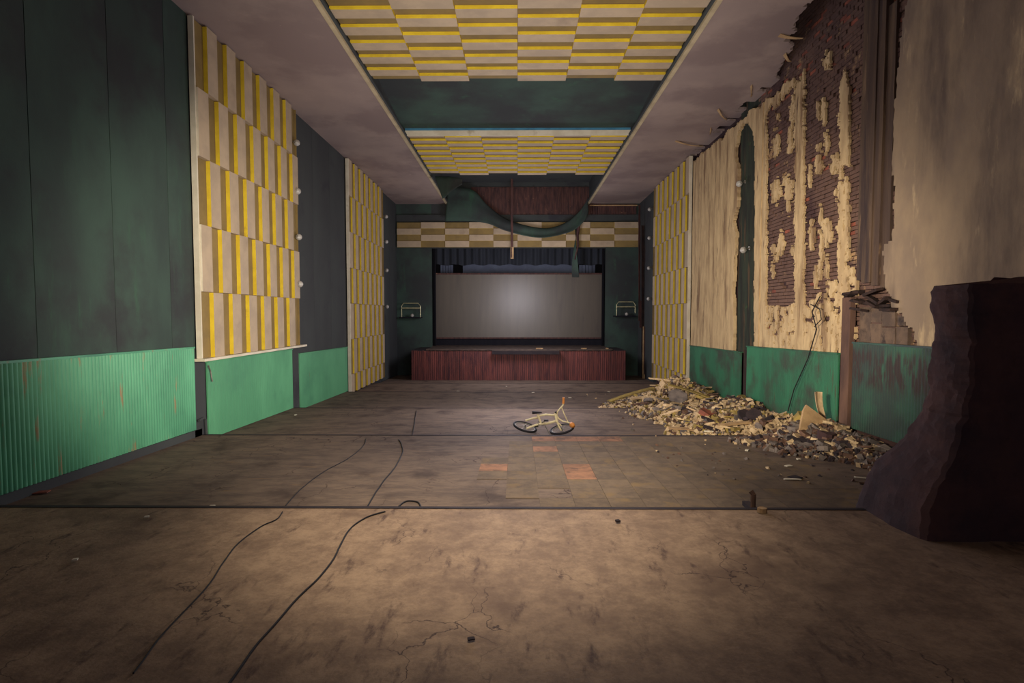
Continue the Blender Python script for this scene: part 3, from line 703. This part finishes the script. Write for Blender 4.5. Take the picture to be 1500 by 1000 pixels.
boxo('rear_screen', (p.x, 30, ST), (q.x+.0, 30.04, p.z), M['bluegrey'], label='bluish grey cloth standing behind the projection screen', cat='screen')
for k, (x0_, x1_) in enumerate(((645, 664), (848, 872))):
    p = onY(x0_, 388, 29.8); q = onY(x1_, 403, 29.8)
    b = MB(); 
    n_ = 5
    for i in range(n_):
        xa = lerp(p.x, q.x, i/n_); xb = lerp(p.x, q.x, (i+1)/n_)
        b.box((xa+.01, 29.8+.02*(i % 2), ST), (xb-.01, 29.84, p.z), M['bluegrey'])
    b.build('backdrop_flat', loc=((p.x+q.x)/2, 29.8, ST), label='narrow grey backdrop flat peeking over the screen, %s' % ('left', 'right')[k], cat='backdrop')
b = MB(); zt = 3.6; zl = onY(700, 388, 28.5).z
b.grid(lambda u, v: (lerp(-4.3, 4.4, u), 28.45+.06*math.sin(u*150), lerp(zt, zl+.03*math.sin(u*60), v)), 300, 2, M['curt'], thick=(0, .02, 0))
b.build('border_curtain', loc=(0, 28.45, zl), label='dark navy pleated curtain hanging across the top of the stage', cat='curtain')
for s, xa, xb in ((-1, -4.28, -4.13), (1, 4.25, 4.38)):
    b = MB(); b.grid(lambda u, v: (lerp(xa, xb, u), 28.35+.05*math.sin(u*20), lerp(ST, 3.4, v)), 12, 4, M['void'], thick=(0, .02, 0))
    b.build('side_curtain', loc=(xa, 28.4, ST), label='black curtain edge at the %s of the stage opening' % ('left' if s < 0 else 'right'), cat='curtain')
# wall brackets either side
def bracket(px0, px1, py0, py1, label, k):
    a = onY(px0, py0, SY-.25); c = onY(px1, py1, SY-.25); Y = SY-.3
    root = thing('wall_bracket', ((a.x+c.x)/2, SY-.05, c.z), label, 'wall bracket', 'bracket lamps beside the stage opening')
    w_ = c.x-a.x; r = .022
    b = MB(); b.tube([(a.x, Y, c.z), (a.x, Y, a.z-.14), (a.x+.10, Y, a.z), (c.x-.10, Y, a.z), (c.x, Y, a.z-.14), (c.x, Y, c.z+.12*k)], r, M['chrome'], 8); b.build('tube_frame', root, (a.x, Y, c.z))
    b = MB(); b.tube([(a.x, Y, a.z-.24), (c.x, Y, a.z-.24)], .035, M['chrome'], 8); b.build('crossbar', root, (a.x, Y, a.z-.2))
    boxo('shelf', (a.x-.12, Y-.05, c.z-.06), (c.x+.05, SY, c.z), M['void'], root)
    b = MB(); b.sphere(((a.x+c.x)/2+.05, Y+.05, c.z+.07), .085, M['globe'], 12, 8); b.build('bulb', root, ((a.x+c.x)/2, Y, c.z), smooth=True)
bracket(588.5, 616, 444, 464, 'tubular bracket with bulb on the green wall left of the screen', 0)
bracket(903, 930, 442, 462, 'tubular bracket with bulb on the green wall right of the screen', 1)
# damaged right corner: leaning lath boards
dk = thing('broken_wall_frame', (5.75, 26.5, -3.05), 'splintered brown boards standing in the far right corner', 'boards')
for (px, y0_, y1_, m, w_) in ((937, 300, 470, 'lath', .05), (942, 330, 556, 'char', .07), (946, 360, 500, 'lath', .03), (939, 440, 480, 'lath', .06)):
    a = onY(px, y0_, 26.6); c = onY(px, y1_, 26.6); b = MB()
    b.grid(lambda u, v: (lerp(a.x, c.x, u)+w_*(v-.5)*2+.03*fbm(u*12, v, px), 26.6+.05*v, lerp(a.z, c.z, u)), 20, 2, M[m], thick=(0, .05, 0)); b.build('splintered_board', dk, (a.x, 26.6, c.z))
a = onY(942, 478, 26.5); c = onY(951, 556, 26.5); b = MB()
b.box((a.x, 26.45, -3.05), (c.x, 26.5, a.z), M['lath']); b.box((a.x-.02, 26.43, -3.05), (a.x+.03, 26.46, a.z), M['wood']); b.box((a.x, 26.43, -3.05), (c.x, 26.46, -2.85), M['wood'])
b.build('pale_door_leaf', dk, (a.x, 26.5, -3.05), label='narrow pale-edged panel')

# ---------------------------------------------------------------- dark pier at the right edge
b = MB()
pts = [(1325, 735), (1335, 700), (1352, 676), (1372, 648), (1386, 610), (1397, 560), (1401, 500), (1399, 450), (1400, 424)]
Y0 = 5.55
prof = [(onY(x, y, Y0).x, onY(x, y, Y0).z) for x, y in pts]
prof = [(3.8, -2.2)]+prof
nv = 60
def xl(z):
    for (xa, za), (xb, zb) in zip(prof[:-1], prof[1:]):
        if z <= zb: return lerp(xa, xb, max(0, (z-za)/(zb-za)))
    return prof[-1][0]
def pf(u, v):
    # u around a rounded section, v up
    zt = .30+(.10 if u > .36 else 0)+.03*fbm(u*20, 0, 2)
    z = lerp(-2.2, zt, v); L = xl(min(z, .2)); fl = max(0, 4.32-L)
    y_f = 5.35-fl*1.2; y_b = 5.85+fl*1.2
    k = .25; 
    if u < .5:   # front face from wall to left corner is walked right to left
        t = u/.5; x = lerp(6.1, L+.12, t); y = y_f+.08*(t**8)
    else:
        t = (u-.5)/.5; x = lerp(L, 6.1, t); y = lerp(y_f+.2, y_b, min(1, t*5))
    n = .05*fbm(x*3, z*3, y)+.02*fbm(x*11, z*11, y)
    return (x+n+.02*noise.noise(Vector((x*2, z*30, 0)))*(v > .45), y-n, z)
def zt_(t): return .30+(.10 if t < .64 else 0)+.03*fbm(t*20, 0, 2)
def pf(u, v):
    if u <= .45: t = 1-u/.45; L_ = 0; tt = 1-t
    a = (u-.45)/.1
    if u < .45: fx = u/.45; fy = 0
    elif u <= .55: fx = 1; fy = (u-.45)/.1
    else: fx = (1-u)/.45; fy = 1
    zt = .29+(.09 if fx < .62 else 0)+.025*fbm(fx*14, fy, 2)
    z = lerp(-2.2, zt, v); L = xl(min(z, .2)); fl = max(0, 4.32-L)
    bul = .06*math.sin(fy*math.pi)
    x = lerp(5.99, L, fx)-bul*(fx > .99)+.0; y = lerp(5.35-fl*.35, 5.85+fl*.8, fy)
    n = .05*fbm(x*2.5, z*2.5, y*2.5)+.02*fbm(x*9, z*9, y*9)
    return (x+n+.015*noise.noise(Vector((x*2, z*26, 0)))*(v > .45), y-n, z)
b.grid(pf, 90, 80, M['pier'])
base = len(b.v); T = [Vector(pf(i/90, 1)) for i in range(91)]
b.v += T; b.f.append(tuple(range(base, base+91))); b.mi.append(0)
b.build('broken_pier', loc=(5, 5.6, -2.2), label='dark crumbling masonry stub in the near right foreground', cat='pier')

# ---------------------------------------------------------------- rubble
HEAPS = [(4.75, 16.6, .74, .85, .95), (3.75, 16.0, .34, .75, .55), (5.6, 17.4, .40, .6, 1.3), (3.0, 15.7, .10, .55, .35),
         (5.6, 14.0, .36, .7, 1.3), (4.6, 12.6, .26, .9, .9), (5.4, 11.6, .34, .8, .8), (4.2, 11.4, .16, .7, .6), (3.8, 13.8, .18, .7, .8), (3.5, 11.2, .06, .5, .4),
         (5.5, 10.1, .34, .65, .5), (5.6, 9.2, .24, .5, .7), (5.3, 9.4, .12, .8, .6), (5.7, 8.3, .14, .45, .7), (4.6, 9.9, .07, .7, .35)]
def hh(x, y):
    h = 0
    for cx, cy, a, sx, sy in HEAPS: h = max(h, a*math.exp(-((x-cx)/sx)**2-((y-cy)/sy)**2))
    return h*(1+.35*fbm(x*2.2, y*2.2, 3))-.03
def rub_z(x, y): return floor_z(y)+max(0, hh(x, y))
def heap(y0, y1, label):
    na = int(3.6/.07); nb_ = int((y1-y0)/.07)
    b = MB(); vid = {}
    def V(i, j):
        if (i, j) not in vid:
            x = min(2.42+i*.07, 6.0); y = y0+(y1-y0)*j/nb_
            vid[(i, j)] = len(b.v); b.v.append(Vector((x, y, floor_z(min(max(y, y0+.001), y1-.001))+max(-.02, hh(x, y)+.03*fbm(x*8, y*8, 1)))))
        return vid[(i, j)]
    for i in range(na):
        for j in range(nb_):
            if max(hh(2.42+(i+.5)*.07+dx, y0+(y1-y0)*(j+.5)/nb_) for dx in (-.05, .05)) > -.01:
                b.f.append((V(i, j), V(i+1, j), V(i+1, j+1), V(i, j+1))); b.mi.append(b.mx(M['earth']))
    # crumbs
    cm = ['ch_c', 'ch_c', 'ch_c', 'ch_c', 'ch_b', 'ch_g', 'ch_y'] if y0 > 10 else ['ch_c', 'ch_b', 'ch_b', 'ch_g', 'ch_g', 'ch_d']
    n = 0; tries = 0; N_ = {0: 3200, 1: 3400, 2: 3200}[0 if y0 > 14 else (1 if y0 > 10 else 2)]
    while n < N_ and tries < 40000:
        tries += 1; x = random.uniform(2.3, 5.95); y = random.uniform(y0+.03, y1-.03); h = hh(x, y)
        if h < -.012 and random.random() > .02: continue
        if h < .02 and random.random() > .5: continue
        s = random.uniform(.012, .042)*(1.4 if random.random() < .15 else 1)
        if h < -.012: s *= .55
        R_ = Euler([random.uniform(0, 6) for _ in range(3)]).to_matrix().to_4x4()
        zc = floor_z(y)+max(0, h)+s*.35
        m = M[random.choice(cm)]
        if 4.4 < x < 5.6 and 10.6 < y < 11.5: m = M['ch_c']
        k0 = len(b.v); sx, sy, sz = s*random.uniform(.6, 1.6), s*random.uniform(.6, 1.3), s*random.uniform(.35, .9)
        b.box((-sx, -sy, -sz), (sx, sy, sz), m, M4=Matrix.Translation((x, y, zc)) @ R_)
        for q in range(k0, k0+8): b.v[q] = b.v[q]+Vector((random.uniform(-1, 1), random.uniform(-1, 1), random.uniform(-1, 1)))*s*.3
        n += 1
    return b.build('rubble_crumbs', None, (4.8, (y0+y1)/2, floor_z((y0+y1)/2)), label=label, cat='rubble', kind='stuff')
heap(14.87, 19.3, 'heap of crumbled plaster below the right board array')
heap(10.57, 14.83, 'crumbled plaster spread along the far green panels')
heap(7.3, 10.53, 'dark crumbs and dust at the foot of the scorched panel')

def irregular_slab(L, Wd, T, m, jag=.25):
    b = MB(); n = 8; pts = []
    for i in range(n):
        a = 2*math.pi*i/n+random.uniform(-.25, .25); r = 1+random.uniform(-jag, jag)
        pts.append((math.cos(a)*L/2*r*1.1, math.sin(a)*Wd/2*r*1.1))
    for z in (-T/2, T/2):
        for x, y in pts: b.v.append(Vector((x, y, z+random.uniform(-.1, .1)*T)))
    b.f.append(tuple(reversed(range(n)))); b.f.append(tuple(range(n, 2*n))); b.mi += [b.mx(m)]*2
    for i in range(n): b.f.append((i, (i+1) % n, (i+1) % n+n, i+n)); b.mi.append(0)
    return b
def plank(L, Wd, T, m):
    b = MB(); k0 = 0; n = 5
    def fn(u, v): return (lerp(-L/2, L/2, u)+(random.uniform(-.04, .04)*L if u in (0, 1) else 0), (v-.5)*Wd, .02*L*math.sin(u*3)+T/2)
    b.grid(fn, 5, 2, m, thick=(0, 0, -T)); return b
def drop(b, name, x, y, rot, label, cat, group=None, lift=.02, ox=False):
    o = bpy.data.objects.new(name, b.mesh(name)); COL.objects.link(o)
    o.location = (x, y, rub_z(x, y)+lift); o.rotation_euler = rot; return tag(o, label, cat, group)
def at_floor(px, py, dz=0):
    lim = 5.75
    # where the ray meets the rubble surface
    d = ray(px, py); t = 5.0
    while t < 27:
        p = d*t
        if p.x > lim or p.z <= rub_z(p.x, p.y)+dz: return p
        t += .02
    return p
# the pieces one can single out
def place(b, name, px, py, rot, label, cat, lift=.02):
    p = at_floor(px, py); return drop(b, name, p.x, p.y, rot, label, cat, None, lift)
place(plank(.75, .10, .05, M['ch_c']), 'white_plank', 942, 587, (.1, -.05, .1), 'short white plank lying across the front of the far heap', 'plank', .08)
place(irregular_slab(.50, .42, .06, M['ch_g'], .12), 'grey_slab', 993, 588, (.85, .2, -.35), 'square grey slab tilted against the far heap', 'slab', .12)
place(irregular_slab(.48, .24, .07, M['ch_c'], .2), 'plaster_slab', 995, 597, (.3, .2, .1), 'pale plaster slab under the tilted grey slab', 'slab', .05)
place(irregular_slab(.22, .24, .16, M['ch_c'], .2), 'plaster_block', 973, 566, (.5, .4, .3), 'pale plaster block on the crest of the far heap', 'block', .06)
place(plank(.95, .06, .04, M['ch_c']), 'white_batten', 975, 562, (.1, .12, -.1), 'long thin batten across the crest of the far heap', 'plank', .1)
place(plank(1.3, .12, .03, M['ch_y']), 'yellow_plank', 1012, 578, (.2, .28, -.4), 'yellowish plank sliding down the right side of the far heap', 'plank', .08)
place(plank(1.5, .14, .03, M['ch_y']), 'yellow_plank', 925, 583, (.2, -.22, .3), 'yellowish plank sliding down the left side of the far heap', 'plank', .1)
place(plank(.85, .14, .035, M['wood']), 'broken_plank', 1010, 632, (.05, .08, -.1), 'wide pale plank at the front left of the middle rubble', 'plank', .03)
place(plank(.35, .03, .02, M['trimw']), 'white_stick', 1045, 635, (0, .05, -.25), 'thin white stick beside the wide pale plank', 'stick', .03)
place(plank(.70, .10, .04, M['wood']), 'broken_plank', 1075, 627, (.1, -.08, .15), 'pale plank lying on the middle rubble near its front', 'plank', .08)
place(irregular_slab(.3, .26, .1, M['brickred'], .15), 'brick_fragment', 1034, 610, (.4, .3, .2), 'reddish brick lump in the middle rubble', 'brick', .08)
place(irregular_slab(.34, .30, .05, M['ch_d'], .1), 'dark_slab', 1092, 617, (.9, .1, .2), 'dark slab leaning behind the middle rubble', 'slab', .12)
place(irregular_slab(.30, .26, .05, M['ch_d'], .1), 'dark_slab', 1104, 616, (.9, -.1, -.2), 'second dark slab leaning behind the middle rubble, to the right', 'slab', .12)
place(irregular_slab(.55, .34, .05, M['ch_d'], .1), 'dark_board', 1177, 648, (.1, .05, .1), 'flat dark board at the near edge of the rubble', 'board', .05)
place(irregular_slab(.26, .26, .20, M['mortar'], .06), 'dark_block', 1210, 647, (.05, .1, .3), 'dark reddish block beside the flat dark board', 'block', .06)
place(plank(.32, .04, .02, M['trimw']), 'white_stick', 1168, 653, (0, 0, .05), 'white stick under the flat dark board', 'stick', .03)
# triangular shard
p = at_floor(1222, 632); b = MB(); T = .05
tri = [(-.34, 0), (.0, .0), (.36, -.03), (.16, .24), (-.17, .47), (-.24, .36)]
for yy in (0, T):
    for x, z in tri: b.v.append(Vector((x, yy, z)))
n = 6; b.f.append(tuple(range(n))); b.f.append(tuple(reversed(range(n, 2*n)))); b.mi += [b.mx(M['wood'])]*2
for i in range(n): b.f.append((i, i+n, (i+1) % n+n, (i+1) % n)); b.mi.append(0)
o = b.build('plaster_shard', label='large triangular pale shard standing in the rubble by the post', cat='shard'); o.location = (5.36, 9.95, floor_z(9.95)+.20); o.rotation_euler = (-.25, .05, .1)
# curled strip by the post
b = MB(); p0 = Vector((5.72, 10.28, -2.2))
b.grid(lambda u, v: (p0.x-.18+.22*u*u+(v-.5)*.13*(1-.3*u), p0.y+.04*math.sin(v*3), p0.z+.05+.72*(1-u)), 16, 4, M['ch_c'], thick=(0, .03, 0))
b.build('curled_plaster_strip', loc=tuple(p0), label='curved pale strip leaning against the pinkish post', cat='strip')
b = irregular_slab(.3, .3, .16, M['ch_y'], .25); place(b, 'plaster_lump', 1178, 618, (.6, .2, .3), 'yellowish lump standing up left of the triangular shard', 'lump', .14)
# anonymous pieces, alike in each heap
def scatter(n, y0, y1, xs, hmin, group, lab, kinds, szs):
    c = 0; t = 0
    while c < n and t < 9000:
        t += 1; x = random.uniform(*xs); y = random.uniform(y0, y1)
        if hh(x, y) < hmin: continue
        k = random.choice(kinds); m = M[random.choice(szs)]
        rot = (random.uniform(-.5, .6), random.uniform(-.35, .35), random.uniform(0, 6.3))
        if k == 'plank':
            drop(plank(random.uniform(.3, .75), random.uniform(.04, .11), .03, m), 'plank_fragment', x, y, rot, 'broken board piece '+lab, 'plank', 'board pieces '+group, .04)
        else:
            drop(irregular_slab(random.uniform(.14, .32), random.uniform(.12, .24), random.uniform(.03, .09), m), 'plaster_fragment', x, y, rot, 'broken plaster piece '+lab, 'plaster piece', 'plaster pieces '+group, .04)
        c += 1
scatter(110, 14.95, 18.4, (2.9, 5.85), .06, 'in the far heap', 'in the heap below the right board array', ['plank', 'slab'], ['ch_c', 'ch_c', 'ch_y', 'ch_b', 'ch_g'])
scatter(100, 10.65, 14.7, (3.3, 5.85), .05, 'in the middle rubble', 'in the middle rubble along the green panels', ['plank', 'slab', 'slab'], ['ch_c', 'ch_y', 'ch_b', 'ch_g', 'ch_d'])
scatter(50, 7.8, 10.4, (4.2, 5.85), .03, 'by the scorched panel', 'in the near rubble by the scorched panel', ['slab'], ['ch_c', 'ch_b', 'ch_g', 'ch_d'])
# litter on the floor
def litter(px, py, L, Wd, rz, name, label, cat, m='trimw', T=.012):
    p0 = onH(px, py, -2.25); 
    for _ in range(4): p0 = onH(px, py, floor_z(p0.y)+.008)
    b = plank(L, Wd, T, M[m]); o = bpy.data.objects.new(name, b.mesh(name)); COL.objects.link(o); o.location = (p0.x, p0.y, floor_z(p0.y)+T*.6+.012); o.rotation_euler = (0, 0, rz); tag(o, label, cat)
litter(1272, 702, .32, .02, -.5, 'thin_stick', 'thin pale stick on the floor, left one of the crossed pair', 'stick')
litter(1299, 704, .36, .02, .05, 'thin_stick', 'thin pale stick on the floor, right one of the crossed pair', 'stick')
litter(1316, 709, .10, .02, -1.0, 'thin_stick', 'tiny pale stick right of the crossed sticks', 'stick')
litter(1161, 703, .22, .04, -.1, 'white_shard', 'small white shard left of the crossed sticks', 'shard')
litter(1165, 700, .16, .12, .4, 'dark_flake', 'dark flake behind the small white shard', 'flake', 'ch_d')
litter(1170, 673, .06, .04, .3, 'white_chip', 'small white chip on the floor before the dark rubble', 'chip')
litter(194, 749, .16, .10, .4, 'paper_scrap', 'crumpled pale scrap on the near floor, at the left step edge', 'scrap', 'wood')
litter(215, 758, .04, .03, .4, 'white_chip', 'tiny white chip on the near floor at left', 'chip')
litter(110, 821, .04, .03, .4, 'white_chip', 'tiny white chip in the dark near left corner', 'chip')
litter(311, 742, .06, .03, .1, 'white_chip', 'tiny pale chip on the step edge at left', 'chip')
litter(60, 722, .16, .10, .3, 'reddish_scrap', 'reddish scrap by the first left panel', 'scrap', 'brickred')
litter(690, 937, .045, .03, .3, 'dark_crumb', 'dark crumb on the near floor, front centre', 'crumb', 'ch_d', .008)
litter(905, 765, .04, .04, .3, 'dark_crumb', 'dark crumb on the near floor, below the terracotta tiles', 'crumb', 'ch_d', .02)
for k, (px, py, where) in enumerate(((671, 573, 'before the stage, left of centre'), (781, 575, 'before the stage, at centre'), (742, 566, 'close to the stage front'), (892, 574, 'before the stage, near the far heap'), (835, 583, 'beyond the bicycle handlebar'), (1155, 683, 'on the second tier, left of the dark rubble'), (1094, 660, 'on the second tier before the middle rubble'), (433, 608, 'by the left wall on the third tier'))):
    litter(px, py, .10, .05, k*.7, 'pale_chip', 'small pale chip on the floor '+where, 'chip')
# stub on the step edge
p0 = onH(1097, 742, -2.2)
b = MB(); b.tube([(p0.x, 6.22, -2.22), (p0.x, 6.22, -2.02), (p0.x-.02, 6.24, -1.99)], .03, M['ch_b'], 8); b.box((p0.x-.03, 6.1, -2.22), (p0.x+.05, 6.45, -2.17), M['ch_d'])
b.build('cut_post_stub', loc=(p0.x, 6.22, -2.22), label='short upright stub behind the near step edge, at right', cat='stub')
p0 = onH(1110, 746, -2.12); b = irregular_slab(.09, .07, .05, M['wood'], .2); o = b.build('plaster_crumb', label='small crumb on the near floor beside the upright stub', cat='crumb'); o.location = (p0.x, p0.y-.1, -2.09)

# ---------------------------------------------------------------- cables on the floor
def cable(pts, label, r=.008):
    P = []
    for px, py in pts:
        if py > 744: q = onH(px, py, -2.11)
        else:
            q = onH(px, py, -2.23)
            for _ in range(5): q = onH(px, py, floor_z(max(q.y, 6.1))+.012)
        P.append(q)
    Q = []
    for i in range(len(P)-1):
        a, b_, c, d = P[max(i-1, 0)], P[i], P[i+1], P[min(i+2, len(P)-1)]
        for k in range(8):
            f = k/8; q = .5*((2*b_)+(c-a)*f+(2*a-5*b_+4*c-d)*f*f+(3*b_-a-3*c+d)*f**3); q.z = floor_z(q.y)+.008; 
            q.x += .012*noise.noise(Vector((q.y*3, q.x, 2))); Q.append(q)
    b = MB(); b.tube(Q, r, M['black'], 6); b.build('floor_cable', loc=tuple(Q[0]), label=label, cat='cable')
cable([(330, 1010), (368, 955), (430, 882), (480, 830), (508, 780), (535, 758), (566, 748)], 'black cable crossing the near floor, right one of two')
cable([(584, 741), (592, 735), (600, 733), (613, 735), (617, 743)], 'small bent loop of wire on the step edge', .01)
cable([(195, 985), (250, 915), (300, 862), (345, 800), (380, 772), (406, 760), (415, 748)], 'thin black cable crossing the near floor, left one of two', .006)
cable([(418, 741), (440, 716), (475, 690), (508, 672), (530, 655), (537, 641)], 'faint wire on the second tier, left one', .006)
cable([(538, 741), (556, 712), (578, 684), (590, 660), (584, 642)], 'black cable on the second tier leading to the step', .009)
cable([(603, 637), (607, 618), (610, 600)], 'short wire crossing the third tier', .009)

# ---------------------------------------------------------------- bicycle lying on its side
p = onH(800, 634, -2.42); p.z = floor_z(p.y)
if p.y < 10.9: p.y = 10.98
bk = thing('bicycle', tuple(p), 'small cream bicycle lying on its side, handlebar with orange grips up', 'bicycle')
O = p.copy(); S = 1.0
def P3(x, y, z): return O+Vector((x, y, z))*S
def wheel(c, ax, R=.235):
    c = P3(*c); b = MB(); b.torus(c, ax, R, .024, M['black'], 32, 8); t = b.build('wheel', bk, tuple(c), smooth=True)
    b = MB(); b.torus(c, ax, R-.03, .010, M['metal'], 32, 6); b.build('rim', t, tuple(c), smooth=True)
    b = MB(); A = Vector(ax).normalized(); u = A.orthogonal().normalized(); v = A.cross(u)
    for i in range(18):
        a = 2*math.pi*i/18; b.tube([c, c+(u*math.cos(a)+v*math.sin(a))*(R-.03)], .0022, M['metal'], 4)
    b.tube([c-A*.05, c+A*.05], .016, M['metal'], 8); b.build('spokes', t, tuple(c), kind='stuff')
RW = (-.43, .10, .12); FW = (.32, -.02, .10)
wheel(RW, (.26, -.16, .94)); wheel(FW, (-.22, -.14, .95))
def tb_(name, pts, r, m='cream', **kw):
    b = MB(); b.tube([P3(*q) for q in pts], r*1.25, M[m], 8); return b.build(name, bk, tuple(P3(*pts[0])), smooth=False, **kw)
BB = (-.10, .05, .20); ST_ = (-.16, .16, .34); HT = (.20, .12, .36); HB = (.22, .05, .26)
tb_('stay', [BB, (-.22, .04, .17), (-.40, .03, .10)], .017)
tb_('stay', [(-.12, .18, .31), (-.25, .17, .29), (-.42, .16, .24)], .017)
tb_('seat_tube', [BB, (-.14, .12, .30), (-.17, .17, .36)], .016)
tb_('top_tube', [(-.15, .15, .34), (.0, .14, .37), HT], .017)
tb_('down_tube', [BB, (.02, .06, .20), HB], .02)
tb_('head_tube', [(.195, .14, .40), (.225, .03, .23)], .022)
tb_('fork', [(.225, .03, .23), (.27, -.0, .20), (.31, .0, .16)], .013)
tb_('fork', [(.225, .03, .23), (.25, -.06, .17), (.30, -.06, .08)], .013)
tb_('handlebar', [(.36, .12, .62), (.36, .12, .60), (.345, .12, .56), (.29, .12, .50), (.235, .12, .43), (.225, .12, .36), (.26, .08, .30), (.34, .04, .25), (.44, -.02, .24), (.50, -.06, .22), (.54, -.12, .20)], .012)
tb_('crossbar', [(.32, .12, .53), (.37, .07, .40), (.44, -.01, .25)], .009)
tb_('grip', [(.358, .12, .60), (.362, .12, .73)], .019, 'orange', label='orange handlebar grip pointing up')
b = MB(); b.sphere(P3(.52, -.10, .20), .055, M['orange'], 12, 8); b.tube([P3(.50, -.06, .22), P3(.54, -.16, .19)], .04, M['orange'], 10); b.build('grip', bk, tuple(P3(.52, -.1, .2)), smooth=True, label='orange grip near the floor')
tb_('stem', [(.195, .14, .40), (.225, .12, .42)], .022, 'black')
b = MB(); b.torus(P3(*BB), (.22, -.42, .88), .07, .008, M['metal'], 20, 6); b.build('chainring', bk, tuple(P3(*BB)), smooth=True)
tb_('crank', [BB, (-.02, .0, .27)], .010, 'metal'); tb_('crank', [BB, (-.19, .1, .14)], .010, 'metal')
for q in ((-.0, -.02, .28), (-.20, .12, .13)):
    c = P3(*q); boxo('pedal', (c.x-.045, c.y-.03, c.z-.012), (c.x+.045, c.y+.03, c.z+.012), M['black'], bk)
b = MB()
def sf(u, v):
    a = v*2*math.pi; w_ = .03+.045*u; return P3(-.28+.2*(1-u)+.0, .2+math.cos(a)*w_*.7, .40+math.sin(a)*w_*.45)
b.grid(sf, 8, 12, M['black'])
b.build('saddle', bk, tuple(P3(-.2, .2, .4)), smooth=True)
tb_('seat_post', [(-.15, .15, .33), (-.17, .19, .39)], .012, 'metal')
tb_('kickstand', [(-.02, .03, .16), (.06, -.1, .02)], .008, 'metal')

# ---------------------------------------------------------------- lift everything so the lowest floor lies at zero
for o in SC.objects:
    if o.parent is None: o.location.z += RUP
